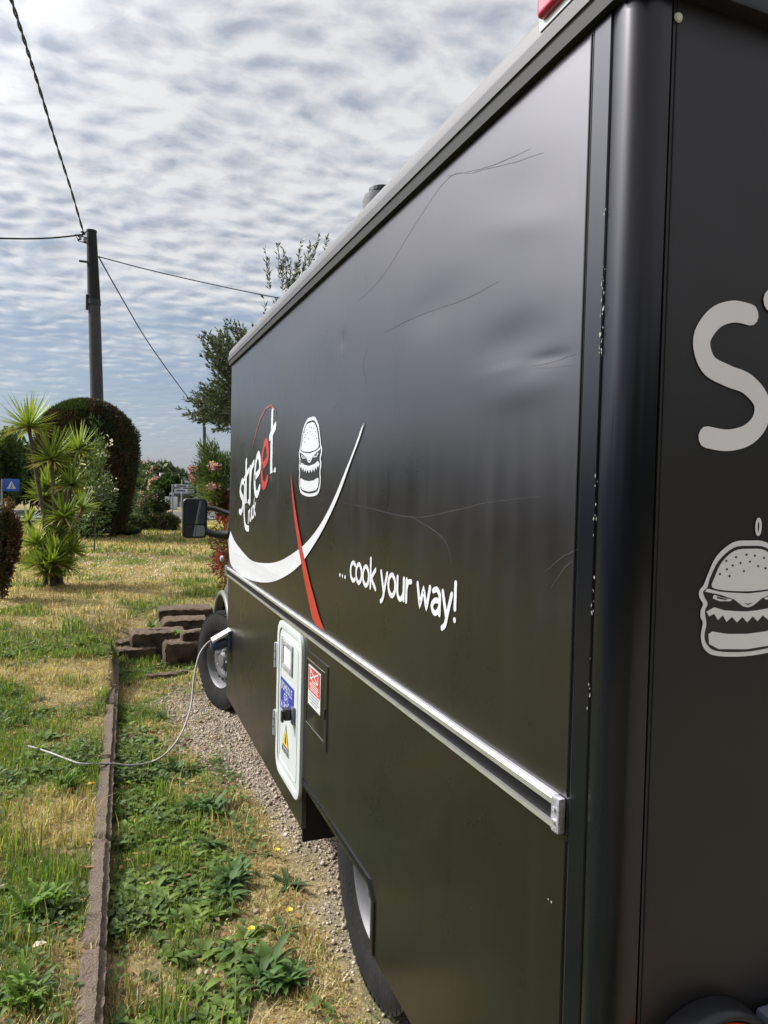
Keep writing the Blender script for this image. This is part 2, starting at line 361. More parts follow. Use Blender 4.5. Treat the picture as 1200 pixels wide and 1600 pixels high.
# weeds: lanceolate leaves in rosettes, and small round ground-cover leaflets
def leaf_strip(n, base, az, length, width, rise, curl, cols, fold=.25, st=4, wig=0.0):
    """arched pointed leaves as strips with a folded midrib. arrays of n"""
    S = st; t = np.linspace(0, 1, S+1)
    V = np.empty((n, S*3+1, 3)); dx, dy = np.cos(az), np.sin(az)
    for i in range(S):
        prof = np.sin(np.pi*min(.97, (.12+.88*t[i])**.8))*1.0 if i else .25
        r = length*t[i]*(1-.15*t[i]); z = length*(rise*t[i]-curl*t[i]**2)
        cx = base[:, 0]+dx*r; cy = base[:, 1]+dy*r; cz = base[:, 2]+z
        ww = width*prof*.5*(1+wig*RNG.uniform(-1, 1, n))
        for j, s in enumerate((-1, 0, 1)):
            V[:, i*3+j] = np.stack([cx-dy*ww*s, cy+dx*ww*s, cz+(ww*fold if s else 0)], -1)
    r = length*.85; V[:, S*3] = np.stack([base[:, 0]+dx*r, base[:, 1]+dy*r, base[:, 2]+length*(rise-curl)], -1)
    f = []
    for i in range(S-1):
        for j in (0, 1):
            a = i*3+j; f += [(a, a+1, a+4), (a, a+4, a+3)]
    a = (S-1)*3; f += [(a, a+1, a+3), (a+1, a+2, a+3)]
    F = (np.arange(n)[:, None, None]*(S*3+1)+np.array(f)[None]).reshape(-1, 3)
    return V.reshape(-1, 3), F, np.repeat(cols, S*3+1, 0)
def weeds():
    # rosette spots
    pts = []
    for _ in range(9000):
        y = 1.5+RNG.random()**1.2*5.0; x = RNG.uniform(-1.6, .70)
        k = float(kx(y))
        if k-.075 < x < k+.006 and y < 6.5: continue
        if gravel_mask(x, y) > .25: continue
        dens = .22*float(1-dry_mask(x, y))+(.85 if x > k else .0)*float(sstep(5.6, 4.2, y))*float(sstep(.62, .45, x))
        dens *= float(sstep(.30, .55, fbm(x, y, 3.2, 61)))*1.25
        if RNG.random() < dens*.55: pts.append((x, y))
    pts = np.array(pts); m = len(pts)
    sz = RNG.uniform(.4, 1.0, m)**1.5; nl = RNG.integers(6, 13, m)
    rep = np.repeat(np.arange(m), nl); n = len(rep)
    base = np.stack([pts[rep, 0]+RNG.normal(0, .006, n), pts[rep, 1]+RNG.normal(0, .006, n), H(pts[rep, 0], pts[rep, 1])+.002], -1)
    L = .085*sz[rep]*RNG.uniform(.5, 1.3, n); ws = RNG.uniform(.2, .42, m)[rep]
    tone = RNG.uniform(0, 1, m)[rep]
    c = np.array([.045, .085, .018])*(1-tone[:, None])+np.array([.14, .21, .03])*tone[:, None]; c = c*RNG.uniform(.75, 1.3, (n, 1))
    rise = RNG.uniform(.25, 1.1, n)
    V1, F1, C1 = leaf_strip(n, base, RNG.uniform(0, 6.283, n), L, L*ws, rise, rise*.75+.05, c, wig=.35)
    o = np_mesh('broadleaf_weeds', V1, F1, Mweed, C1, smooth=True)
    tag(o, 'low dark green broadleaf weeds carpeting the ground between kerb and truck', 'weeds', kind='stuff')
    # ground cover leaflets
    n = 90000; x = RNG.uniform(-1.5, .66, n); y = 1.5+RNG.random(n)*4.8
    k = kx(y); d = sstep(.40, .62, fbm(x, y, 2.6, 71))*np.where(x > k, .95, .30)*(1-.75*dry_mask(x, y))*sstep(6.4, 4.0, y)*(1-gravel_mask(x, y)*1.0)
    keep = (RNG.random(n) < d) & ~((x > k-.09) & (x < k+.01)); x = x[keep]; y = y[keep]; n = len(x)
    base = np.stack([x, y, H(x, y)+RNG.uniform(.004, .045, n)], -1); L = RNG.uniform(.012, .045, n)
    tone = RNG.random((n, 1)); c = (np.array([.045, .08, .024])*(1-tone)+np.array([.12, .18, .04])*tone)*RNG.uniform(.8, 1.2, (n, 1))
    rise = RNG.uniform(-.2, .7, n)
    V1, F1, C1 = leaf_strip(n, base, RNG.uniform(0, 6.283, n), L, L*.6, rise, rise*.4, c, st=3)
    o = np_mesh('ground_cover_leaves', V1, F1, Mweed, C1, smooth=True)
    tag(o, 'small oval ground cover leaves spread between the weeds on both sides of the kerb', 'ground cover', kind='stuff')
    # leaf litter
    n = 2600; x = RNG.uniform(-1.6, .7, n); y = 1.5+RNG.random(n)*6.5
    base = np.stack([x, y, H(x, y)+.012], -1); L = RNG.uniform(.015, .05, n)
    c = np.array([[.34, .19, .08], [.26, .15, .08], [.45, .36, .22], [.18, .10, .05]])[RNG.integers(0, 4, n)]
    rise = RNG.uniform(-.1, .5, n)
    V1, F1, C1 = leaf_strip(n, base, RNG.uniform(0, 6.283, n), L, L*.4, rise, rise*.8, c, st=3)
    tag(np_mesh('leaf_litter', V1, F1, Mweed, C1, smooth=True), 'brown dead leaves scattered through the grass and weeds', 'leaf litter', kind='stuff')
weeds()
def big_weed(name, x, y, n, L, wr, rise, c, label, flower=None, cat='weed', zz=0):
    z = max(float(H(x, y)), zz-.02); e = empty(name, (x, y, z), label, cat)
    ns = 1 if L < .14 and n < 11 else 5
    n = n*2 if ns == 1 else n*4
    ox = RNG.normal(0, L*.30, ns) if ns > 1 else np.zeros(1); oy = RNG.normal(0, L*.30, ns) if ns > 1 else np.zeros(1); k = RNG.integers(0, ns, n)
    base = np.stack([x+ox[k]+RNG.normal(0, .004, n), y+oy[k]+RNG.normal(0, .004, n), np.full(n, z+.003)], -1); Ls = L*RNG.uniform(.35, 1.1, n)*RNG.uniform(.7, 1.1, ns)[k]
    rs = rise*RNG.uniform(.3, 1.6, n)
    tone = RNG.random((n, 1)); cc = np.array(c)*RNG.uniform(.6, 1.3, (n, 1))*(1-.25*tone)+np.array([.06, .07, .01])*tone*.5
    V1, F1, C1 = leaf_strip(n, base, RNG.uniform(0, 6.283, n), Ls, Ls*wr*RNG.uniform(.6, 1.2, n), rs, rs*RNG.uniform(.4, 1.0, n), cc, st=8, wig=.55)
    np_mesh('leaf_rosette', V1, F1, Mweed, C1, parent=e, smooth=False)
    if flower:
        fx, fy, fz = flower; b = B(); b.tube([(x, y, z), ((x+fx)/2, (y+fy)/2, z+(fz-z)*.6), (fx, fy, fz)], .0018, 5); b.build('stem', Mstem, e)
        m = 34; V = []; F = []
        for i in range(m):
            a = i*2.399; r = .016*(.5+.5*i/m); t = .35+.5*(1-i/m)
            p = Vector((fx, fy, fz)); d = Vector((math.cos(a), math.sin(a), t)).normalized()*r; s = Vector((-math.sin(a), math.cos(a), 0))*.0028
            q = len(V); V += [p-s*.5, p+s*.5, p+d+s, p+d-s]; F.append((q, q+1, q+2, q+3))
        from_py('bloom', V, F, Mpetal, e)
Mstem = mat('plant_stem', (.09, .14, .04), .6); Mpetal = mat('yellow_petal', (.80, .55, .02), .6)
big_weed('dandelion', .70, 2.75, 9, .13, .2, .35, (.05, .09, .035), 'dandelion with dark toothed leaves alone on the dry strip beside the rear wheel')
big_weed('dandelion', .66, 3.02, 4, .05, .25, .2, (.06, .10, .03), 'dandelion with one yellow flower on the gravel edge just ahead of the wheel arch', (.70, 2.97, .035))
big_weed('dandelion', .60, 2.44, 8, .10, .22, .6, (.05, .10, .03), 'dandelion with a yellow flower in the weeds, nearer to the rear wheel', (.64, 2.50, .05))
big_weed('dandelion', .44, 2.40, 8, .10, .22, .7, (.06, .12, .03), 'dandelion with a closed yellow bud in the middle of the weed clump', (.485, 2.42, .06))
for px, py, n, L, ri, lab in [(320, 1270, 22, .17, 1.0, 'tall dark green leafy weed clump between kerb and gravel, furthest of the large clumps'),
                              (355, 1375, 18, .14, .9, 'bright green leafy weed clump just in front of the tall dark clump'),
                              (420, 1530, 30, .17, .8, 'wide leafy weed clump at the bottom of the photo next to the rear wheel gravel'),
                              (250, 1120, 14, .13, .9, 'leafy weed clump against the kerb short of the steps'),
                              (295, 1200, 12, .11, 1.1, 'small upright weed just right of the hanging cable\'s lowest loop')]:
    x, y = gr(px, py, .02); big_weed('weed_clump', x, y, int(n*1.5), L*.85, .19, ri, (.055, .125, .028), lab)
for px, py, zz, lab in [(237, 978, .30, 'small bright green plant growing on top of the dark sleepers'), (277, 988, .30, 'single pale green leafy sprout in the gap between the stacked sleepers')]:
    x, y = gr(px, py, zz); e_ = big_weed('step_plant', x, y, 10, .10, .35, 1.0, (.13, .24, .04), lab, zz=zz)
for px, py, n, L, ri, lab in [(110, 1225, 16, .10, 1.5, 'upright bright green weed on the lawn where the cable crosses the kerb'),
                              (80, 1420, 20, .11, 1.5, 'bright green dock like weed left of the kerb, middle of the three on the lawn'),
                              (35, 1560, 22, .10, 1.1, 'broad bright green weed in the bottom left corner of the lawn')]:
    x, y = gr(px, py, .1); big_weed('lawn_weed', x, y, n*2, L, .17, ri, (.12, .22, .03), lab)
for px, py, zz, lab, c in [(222, 1183, .01, 'small white petal like leaf lying below the cable', (.8, .82, .7)), (62, 1487, .1, 'pale curled dead leaf on the lawn near the bottom left weed', (.65, .6, .45)), (143, 1227, .1, 'fallen orange yellow leaf on the kerb edge near the cable', (.75, .40, .08))]:
    x, y = gr(px, py, zz); z = float(H(x, y))+.03
    V1, F1, C1 = leaf_strip(1, np.array([[x-.02, y, z]]), np.array([.4]), np.array([.055]), np.array([.03]), np.array([.2]), np.array([.3]), np.array([c]), st=4)
    tag(np_mesh('fallen_leaf', V1, F1, Mweed, C1, smooth=True), lab, 'leaf')
# clover flowers
n = 110; x = RNG.uniform(-.6, 1.0, n); y = RNG.uniform(9.5, 13, n); V = []; F = []
for a, b_ in zip(x, y):
    z = float(H(a, b_))+.05; q = len(V); s = .011
    V += [(a-s, b_, z), (a+s, b_, z), (a, b_-s, z+s*.6), (a, b_+s, z), (a, b_, z+s*1.6)]; F += [(q, q+2, q+4), (q+2, q+1, q+4), (q+1, q+3, q+4), (q+3, q, q+4)]
tag(from_py('clover_flowers', V, F, mat('white_flower', (.7, .7, .72), .6)), 'tiny white clover flowers scattered on the lawn in front of the rounded bush', 'flowers', kind='stuff')
# gravel
def gravel():
    t = (1+5**.5)/2; iv = np.array([(-1, t, 0), (1, t, 0), (-1, -t, 0), (1, -t, 0), (0, -1, t), (0, 1, t), (0, -1, -t), (0, 1, -t), (t, 0, -1), (t, 0, 1), (-t, 0, -1), (-t, 0, 1)])/2
    fi = np.array([(0, 11, 5), (0, 5, 1), (0, 1, 7), (0, 7, 10), (0, 10, 11), (1, 5, 9), (5, 11, 4), (11, 10, 2), (10, 7, 6), (7, 1, 8), (3, 9, 4), (3, 4, 2), (3, 2, 6), (3, 6, 8), (3, 8, 9), (4, 9, 5), (2, 4, 11), (6, 2, 10), (8, 6, 7), (9, 8, 1)])
    n = 84000; y = 1.5+RNG.random(n)*4.7; x = RNG.uniform(.28, 1.15, n)
    keep = RNG.random(n) < gravel_mask(x, y)*.98+.012; x = x[keep]; y = y[keep]; n = len(x)
    s = RNG.lognormal(-5.75, .5, n); s = np.clip(s, .0018, .012)
    V = iv[None]*s[:, None, None]*RNG.uniform(.65, 1.3, (n, 12, 1))*RNG.uniform(.7, 1.3, (n, 1, 3))
    V[:, :, 2] *= .7
    a = RNG.uniform(0, 6.283, n); ca, sa = np.cos(a)[:, None], np.sin(a)[:, None]
    X = V[:, :, 0]*ca-V[:, :, 1]*sa+x[:, None]; Y = V[:, :, 0]*sa+V[:, :, 1]*ca+y[:, None]; Z = V[:, :, 2]+(H(x, y)+s*RNG.uniform(-.1, .9, n))[:, None]
    F = (np.arange(n)[:, None, None]*12+fi[None]).reshape(-1, 3)
    tone = RNG.random((n, 1)); c = (np.array([.24, .19, .145])*(1-tone)+np.array([.50, .43, .35])*tone)*RNG.uniform(.8, 1.15, (n, 1))
    o = np_mesh('gravel', np.stack([X, Y, Z], -1).reshape(-1, 3), F, leafmat('gravel_stone', 0, .9), np.repeat(c, 12, 0))
    tag(o, 'pale pinkish grey gravel along and under the side of the truck', 'gravel', kind='stuff')
gravel()
# ------------------------------------------------------------------ kerb and sleeper steps
def rough_block(name, x0, x1, y0, y1, z0, z1, m, parent=None, rz=0, amp=.008, seed=0, res=.035, follow=False):
    """a weathered block with uneven faces"""
    bm = bmesh.new(); nx = max(2, int((x1-x0)/res)); ny = max(2, int((y1-y0)/res)); nz = max(2, int((z1-z0)/res)); nx, ny, nz = min(nx, 40), min(ny, 60), min(nz, 12)
    b = B()
    def grid(f, na, nb):
        v = [f(i/na, j/nb) for j in range(nb+1) for i in range(na+1)]
        b.add(v, [(j*(na+1)+i, j*(na+1)+i+1, (j+1)*(na+1)+i+1, (j+1)*(na+1)+i) for j in range(nb) for i in range(na)])
    L = lambda a, c, t: a+(c-a)*t
    grid(lambda u, v: (L(x0, x1, u), L(y0, y1, v), z1), nx, ny); grid(lambda u, v: (L(x0, x1, u), L(y0, y1, v), z0), nx, ny)
    grid(lambda u, v: (L(x0, x1, u), y0, L(z0, z1, v)), nx, nz); grid(lambda u, v: (L(x0, x1, u), y1, L(z0, z1, v)), nx, nz)
    grid(lambda u, v: (x0, L(y0, y1, u), L(z0, z1, v)), ny, nz); grid(lambda u, v: (x1, L(y0, y1, u), L(z0, z1, v)), ny, nz)
    cx, cy, cz = (x0+x1)/2, (y0+y1)/2, (z0+z1)/2; cr, sr = math.cos(rz), math.sin(rz); V = []
    for x, y, z in b.v:
        p = Vector((x*9, y*5, z*9+seed*7.7)); d = noise.noise_vector(p)*amp*.55+noise.noise_vector(p*4)*amp*.6+noise.noise_vector(Vector((p.x*3, p.y*22, p.z*9)))*amp*.75
        # rounded worn edges
        ex = sum(1 for a, lo, hi in ((x, x0, x1), (y, y0, y1), (z, z0, z1)) if min(a-lo, hi-a) < 1e-6)
        k = 1-(.010*(ex-1) if ex > 1 else 0)/max(.03, min(x1-x0, z1-z0)/2)
        X, Y, Z = cx+(x-cx)*(k if ex > 1 else 1)+d.x, y+d.y, cz+(z-cz)*(k if ex > 1 else 1)+d.z
        if follow: X += float(kx(Y)); Z += float(H(-.3, Y))-.085 if follow == 1 else 0
        else: X, Y = cx+(X-cx)*cr-(Y-cy)*sr, cy+(X-cx)*sr+(Y-cy)*cr
        V.append((X, Y, Z))
    me = bpy.data.meshes.new(name); me.from_pydata(V, [], b.f); bm.free(); bm = bmesh.new(); bm.from_mesh(me)
    bmesh.ops.remove_doubles(bm, verts=bm.verts, dist=.0006); bmesh.ops.recalc_face_normals(bm, faces=bm.faces); bm.to_mesh(me); bm.free(); me.materials.append(m)
    return put(name, me, parent, auto=50)
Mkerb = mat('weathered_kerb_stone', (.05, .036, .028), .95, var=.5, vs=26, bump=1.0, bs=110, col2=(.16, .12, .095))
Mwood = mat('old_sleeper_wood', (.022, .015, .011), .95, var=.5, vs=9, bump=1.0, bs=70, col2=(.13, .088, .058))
def lit_tops(m, top, lo=.35, hi=.8):  # colours upward faces paler as if sunlit, sides keep the dark base
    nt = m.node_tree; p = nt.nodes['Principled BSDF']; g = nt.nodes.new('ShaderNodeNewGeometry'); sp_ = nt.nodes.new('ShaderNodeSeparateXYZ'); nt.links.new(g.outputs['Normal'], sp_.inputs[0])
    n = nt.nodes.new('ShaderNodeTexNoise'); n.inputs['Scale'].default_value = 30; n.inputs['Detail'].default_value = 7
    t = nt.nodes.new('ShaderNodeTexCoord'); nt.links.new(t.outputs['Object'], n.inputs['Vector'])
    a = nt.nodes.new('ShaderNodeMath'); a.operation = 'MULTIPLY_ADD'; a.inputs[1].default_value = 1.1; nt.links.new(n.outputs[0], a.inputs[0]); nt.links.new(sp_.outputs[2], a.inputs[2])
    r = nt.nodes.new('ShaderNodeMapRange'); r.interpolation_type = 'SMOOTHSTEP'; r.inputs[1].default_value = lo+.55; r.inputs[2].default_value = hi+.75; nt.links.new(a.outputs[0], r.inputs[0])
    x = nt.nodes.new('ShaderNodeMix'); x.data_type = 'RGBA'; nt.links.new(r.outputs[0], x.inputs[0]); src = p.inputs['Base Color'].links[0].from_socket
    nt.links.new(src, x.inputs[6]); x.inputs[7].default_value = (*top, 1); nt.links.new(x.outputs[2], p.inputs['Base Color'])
lit_tops(Mkerb, (.125, .095, .07)); lit_tops(Mwood, (.105, .075, .05), .5, .95)
kerb = empty('stone_kerb', (0, 3.5, 0), 'long low weathered brown kerb edging the lawn beside the truck', 'kerb')
y = .6
i = 0
while y < 6.45:
    l = random.uniform(.75, 1.15); y1 = min(6.5, y+l)
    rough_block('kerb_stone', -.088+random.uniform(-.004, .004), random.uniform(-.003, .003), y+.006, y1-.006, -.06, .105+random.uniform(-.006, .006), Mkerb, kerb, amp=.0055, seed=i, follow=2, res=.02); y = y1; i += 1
G_ = 'old dark sleepers stacked as steps at the end of the kerb'
def sleeper(px0, px1, py, z1, dep, h, rz, lab, s):
    a = gr(px0, py, z1); b = gr(px1, py, z1); cx, cy = (a[0]+b[0])/2, (a[1]+b[1])/2; L = math.hypot(a[0]-b[0], a[1]-b[1])
    r = math.atan2(b[1]-a[1], b[0]-a[0]) if rz is None else rz
    # front top edge runs from a to b, the block extends away from the camera
    ox, oy = -math.sin(r)*dep/2, math.cos(r)*dep/2
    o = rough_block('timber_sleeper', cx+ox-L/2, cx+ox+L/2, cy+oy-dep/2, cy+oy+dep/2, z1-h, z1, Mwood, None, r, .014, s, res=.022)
    tag(o, lab, 'sleeper', G_)
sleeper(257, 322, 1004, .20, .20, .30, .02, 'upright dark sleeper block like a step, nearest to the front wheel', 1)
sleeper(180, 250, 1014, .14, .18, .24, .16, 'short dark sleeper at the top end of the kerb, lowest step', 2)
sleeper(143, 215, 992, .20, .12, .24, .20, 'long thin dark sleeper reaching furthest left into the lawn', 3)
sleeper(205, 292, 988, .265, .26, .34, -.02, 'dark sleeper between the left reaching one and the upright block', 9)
sleeper(256, 328, 968, .325, .22, .36, .05, 'dark sleeper with its top coloured paler as if lit, third step beside the cab', 4)
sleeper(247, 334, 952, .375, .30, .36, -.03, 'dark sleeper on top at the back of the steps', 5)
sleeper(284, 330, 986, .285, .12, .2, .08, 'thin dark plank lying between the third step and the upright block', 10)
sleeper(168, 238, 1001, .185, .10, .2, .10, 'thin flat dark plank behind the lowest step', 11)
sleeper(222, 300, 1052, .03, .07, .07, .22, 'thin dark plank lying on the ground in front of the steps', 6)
# ------------------------------------------------------------------ truck
T = empty('food_truck', (1.78, 3.2, 0), 'black box bodied food truck with dented side, white lettering and burger logos', 'food truck')
YF, YR, ZT, ZR1, ZR0, ZB = 4.665, 1.003, 2.371, 1.068, 1.024, .232
def sidept(u, v, h): return (SX-h, u, v)
def dent(y, z):
    d = 0
    # soft buckles pressed into the upper rear of the panel
    d += .0055*math.exp(-((y-1.20)/.15)**2-((z-1.90)/.045)**2)*(1 if z > 1.86 else math.exp(-((z-1.86)/.012)**2))
    d += .004*math.exp(-((y-1.09)/.10)**2-((z-1.835)/.020)**2)
    d -= .0035*math.exp(-((y-1.13)/.16)**2-((z-1.80)/.035)**2)
    d += .002*math.exp(-((y-1.15)/.20)**2-((z-2.18-(y-1.15)*.25)/.05)**2)
    d -= .0018*math.exp(-((y-1.15)/.16)**2-((z-2.10-(y-1.15)*.25)/.03)**2)
    d += .0035*math.exp(-((y-1.62)/.16)**2-((z-2.05)/.06)**2)
    d += .0016*math.exp(-((y-2.335)/.05)**2-((z-2.106)/.03)**2)
    d += .0022*math.exp(-((y-2.5)/.4)**2-((z-1.95)/.13)**2)
    d += .0036*math.exp(-((y-1.09)/.07)**2-((z-1.846-(y-1.09)*.05)/.0075)**2)+.0018*math.exp(-((y-1.03)/.012)**2-((z-2.118)/.028)**2)+.0012*math.exp(-((y-2.335)/.010)**2-((z-2.106)/.028)**2)
    d -= .0018*math.exp(-((y-1.09)/.09)**2-((z-1.826-(y-1.09)*.05)/.014)**2)
    d += .0025*math.sin(y*2.1+1)*math.sin(z*3.1)
    d += .002*noise.noise(Vector((y*2.2, z*2.6, 3.1)))
    return d
def panel(name, y0, y1, z0, z1, ny, nz, parent):
    V = [(SX+dent(y0+(y1-y0)*i/ny, z0+(z1-z0)*j/nz)*math.sin(math.pi*min(1, max(0, 8*min(i/ny, 1-i/ny, j/nz, 1-j/nz)))/2), y0+(y1-y0)*i/ny, z0+(z1-z0)*j/nz) for j in range(nz+1) for i in range(ny+1)]
    V2 = [(SX+.02, a[1], a[2]) for a in V]
    n = len(V); F = [(j*(ny+1)+i, (j+1)*(ny+1)+i, (j+1)*(ny+1)+i+1, j*(ny+1)+i+1) for j in range(nz) for i in range(ny)]
    return from_py(name, V, F, Mpaint, parent, smooth=True)
panel('side_panel', YR, YF, ZR0-.01, ZT+.01, 420, 210, T)
# lower panel with the wheel arch cut out
AY0, AY1, AZ = 1.928, 2.735, .417
def skirt_outline():
    P = [(YR, ZB), (AY0-.0, ZB), (AY0, AZ-.03), (AY0+.03, AZ), (AY1-.0, AZ), (AY1, ZB), (YF, ZB), (YF, ZR0-.012), (YR, ZR0-.012)]
    return P
B().prism(skirt_outline(), lambda u, v, h: (SX+h, u, v), .018).build('lower_side_panel', Mpaint, T)
# arch lip
b = B(); t_ = .026
b.prism([(AY0-t_, ZB+.004), (AY0, ZB+.004), (AY0, AZ-.03), (AY0+.03, AZ), (AY1-.006, AZ), (AY1-.006, AZ+t_), (AY0+.02, AZ+t_), (AY0-t_, AZ-.02)], lambda u, v, h: (SX-.005+h, u, v), .03)
b.build('wheel_arch_trim', Mpost, T, bevel=.002)
# inner box, roof, underbody
XB = 2.90; RZ = 2.40
b = B(); b.box(SX+.03, XB, YR-.05, YF-.01, .30, 1.0); b.box(SX+.03, XB, YR-.05, YF-.01, 1.0, ZT-.01); 
bb = B(); bb.box(SX+.05, XB-.02, .93, YF-.02, .44, ZT-.02); bb.build('box_core', Mdark, T)
B().box(SX+.05, XB-.05, 2.74, YF-.02, .235, .43).build('underbody', Mdark, T)
B().box(SX+.006, SX+.60, 2.738, 2.752, .175, .42).build('wheel_housing', Mdark, T)
B().box(SX+.05, XB-.05, .95, 1.60, .26, .43).build('rear_chassis', Mdark, T)
B().box(XB-.02, XB, .93, YF, ZB, ZT).build('far_side_panel', Mpaint, T)
B().box(SX+.02, XB-.02, YF-.018, YF, ZB, ZT).build('front_panel', Mpaint, T)
# roof lip: black gutter, then a pale lip that curves in
def extr(name, prof, y0, y1, m, auto=40, flip=False):
    """profile (x,z) swept along Y"""
    n = len(prof); V = [(x, y0, z) for x, z in prof]+[(x, y1, z) for x, z in prof]
    F = [(i, (i+1) % n, n+(i+1) % n, n+i) for i in range(n)]
    b = B(); b.add(V, F); tr = tessellate_polygon([[Vector((x, z, 0)) for x, z in prof]])
    b.f += [tuple(t) for t in tr]+[tuple(i+n for i in reversed(t)) for t in tr]
    return b.build(name, m, T, auto=auto)
YG0, YG1 = .885-.012, YF+.015
extr('roof_gutter', [(SX-.014, ZT), (SX-.018, ZT+.028), (SX+.08, ZT+.03), (SX+.08, ZT)], YG0, YG1, Mrub)
extr('roof_edge_trim', [(SX-.022, ZT+.028), (SX-.024, ZT+.050), (SX-.019, ZT+.053), (SX-.017, ZT+.080), (SX-.008, ZT+.098), (SX+.02, ZT+.106), (SX+.10, ZT+.106), (SX+.10, ZT+.028)], YR-.02, YG1-.004, Mtrimg, 25)
b = B(); b.box(SX+.10, XB, .90, YF, ZT+.02, ZT+.09); b.build('roof', Mroof, T)
B().box(SX-.016, XB, YG0-.012, YG0+.06, ZT-.006, ZT+.034).build('rear_gutter', Mblk, T, bevel=.006)
B().box(SX+.04, XB, YG0+.005, YG0+.10, ZT+.034, ZT+.16).build('rear_roof_edge', Mrearp, T, bevel=.008)
# corner post: flat flange, round edge, flat flange on the rear
cp = []; rr = .042
cp.append((SX+.004, YR-.004)); cp.append((SX-.002, YR-.006)); cp.append((SX-.002, .957)); cp.append((SX+.002, .955)); cp.append((SX-.001, .950)); 
cc_ = (SX-.001+rr, .950-.022)
for i in range(0, 15):
    a = math.pi+math.pi/2*i/14; cp.append((cc_[0]+rr*math.cos(a), cc_[1]+rr*math.sin(a)))
cp.append((SX+.055, RY)); cp.append((SX+.057, RY+.003)); cp.append((SX+.057, RY+.03)); cp.append((SX+.03, .96)); cp.append((SX+.03, YR-.004))
n = len(cp)
V = []; F = []; zs = np.linspace(ZB-.01, ZT, 40)
for z in zs: V += [(x+.0006*math.sin(z*5+x*90), y, z) for x, y in cp]
for k in range(len(zs)-1): F += [(k*n+i, k*n+(i+1) % n, (k+1)*n+(i+1) % n, (k+1)*n+i) for i in range(n)]
b = B(); b.add(V, F); post = b.build('corner_post', Mpost, T, auto=50)
# rubber seams
B().box(SX+.001, SX+.014, YR-.0045, YR+.0005, ZB, ZT-.003).build('seam_strip', Mrub, T)
B().tube([(SX-.0005, YR+.004, ZB+.01), (SX-.0005, YR+.004, ZR0-.02)], .0022, 6).build('seam_bead', Mpost, T)
B().tube([(SX-.0005, YR+.004, ZR1+.012), (SX-.0005, YR+.004, ZT-.01)], .0022, 6).build('seam_bead', Mpost, T)
# rear wall
rx0 = SX+.0605
b = B(); b.box(rx0, XB, RY+.0015, RY+.02, ZB, ZT-.004); b.build('rear_panel', Mrearp, T, bevel=.0015)
B().box(rx0+.0055, rx0+.0075, RY-.0003, RY+.01, ZB, ZT-.01).build('rear_seam_strip', Mrub, T)
# ------------- aluminium rail
RAIL_T = [(SX-.0005, ZR1+.0075), (SX-.008, ZR1+.006), (SX-.013, ZR1+.001), (SX-.0135, ZR1-.009), (SX-.008, ZR1-.0125), (SX-.0005, ZR1-.0125)]
rail_t = extr('side_rail', RAIL_T, YR+.028, YF+.01, Malu, 30)
extr('rail_insert', [(SX-.0005, ZR1-.012), (SX-.006, ZR1-.012), (SX-.006, ZR0+.0005), (SX-.0005, ZR0+.0005)], YR+.028, YF+.008, mat('rail_black_insert', (.006, .006, .007), .6, spec=.15))
extr('lower_rail', [(SX-.0005, ZR0+.0035), (SX-.0135, ZR0+.0035), (SX-.0145, ZR0-.0045), (SX-.0005, ZR0-.0085)], YR+.014, YF+.01, Malu, 30)
b = B(); b.box(SX-.016, SX-.0005, YR+.006, YR+.030, ZR0-.010, ZR1+.009); cap = b.build('rail_end_cap', Malud, T, bevel=.005)
B().lathe([(0.0001, .004), (.0035, .004), (.0045, .0)], (SX-.0155, YR+.018, ZR0+.010), (-1, 0, 0), 12).build('rivet', Malu, cap, fix=False)
B().lathe([(0.0001, .004), (.0035, .004), (.0045, .0)], (SX-.0155, YR+.018, ZR1-.012), (-1, 0, 0), 12).build('rivet', Malud, cap, fix=False)
b = B(); b.box(SX-.021, SX-.0005, YF-.004, YF+.014, ZR0-.012, ZR1+.015); b.build('rail_end_cap', Malu, T, bevel=.004)
# ------------- flat print helpers (1-2 mm vinyl)
LAY = [.0016]
def decal(name, polys, fn, m, parent, d=.0006):
    b = B()
    for P in polys: b.prism(P, fn, d)
    return b.build(name, m, parent)
def sfn(off):      # on the dented side panel
    def f(u, v, h):
        k = min(1, max(0, 8*min((u-YR)/(YF-YR), (YF-u)/(YF-YR), (v-ZR0)/(ZT-ZR0), (ZT-v)/(ZT-ZR0)))); k = math.sin(math.pi*k/2)
        return (SX+dent(u, v)*k-off-h, u, v)
    return f
def rfn(off): return lambda u, v, h: (u, RY-.0-off-h, v)
def crom(P, n=10, closed=False):
    P = [Vector(p) for p in P]; out = []; m = len(P)
    g = (lambda i: P[i % m]) if closed else (lambda i: P[min(max(i, 0), m-1)])
    for i in range(m if closed else m-1):
        p0, p1, p2, p3 = g(i-1), g(i), g(i+1), g(i+2)
        for k in range(n):
            t = k/n; out.append(.5*((2*p1)+(p2-p0)*t+(2*p0-5*p1+4*p2-p3)*t*t+(3*p1-p0-3*p2+p3)*t**3))
    if not closed: out.append(P[-1])
    return out
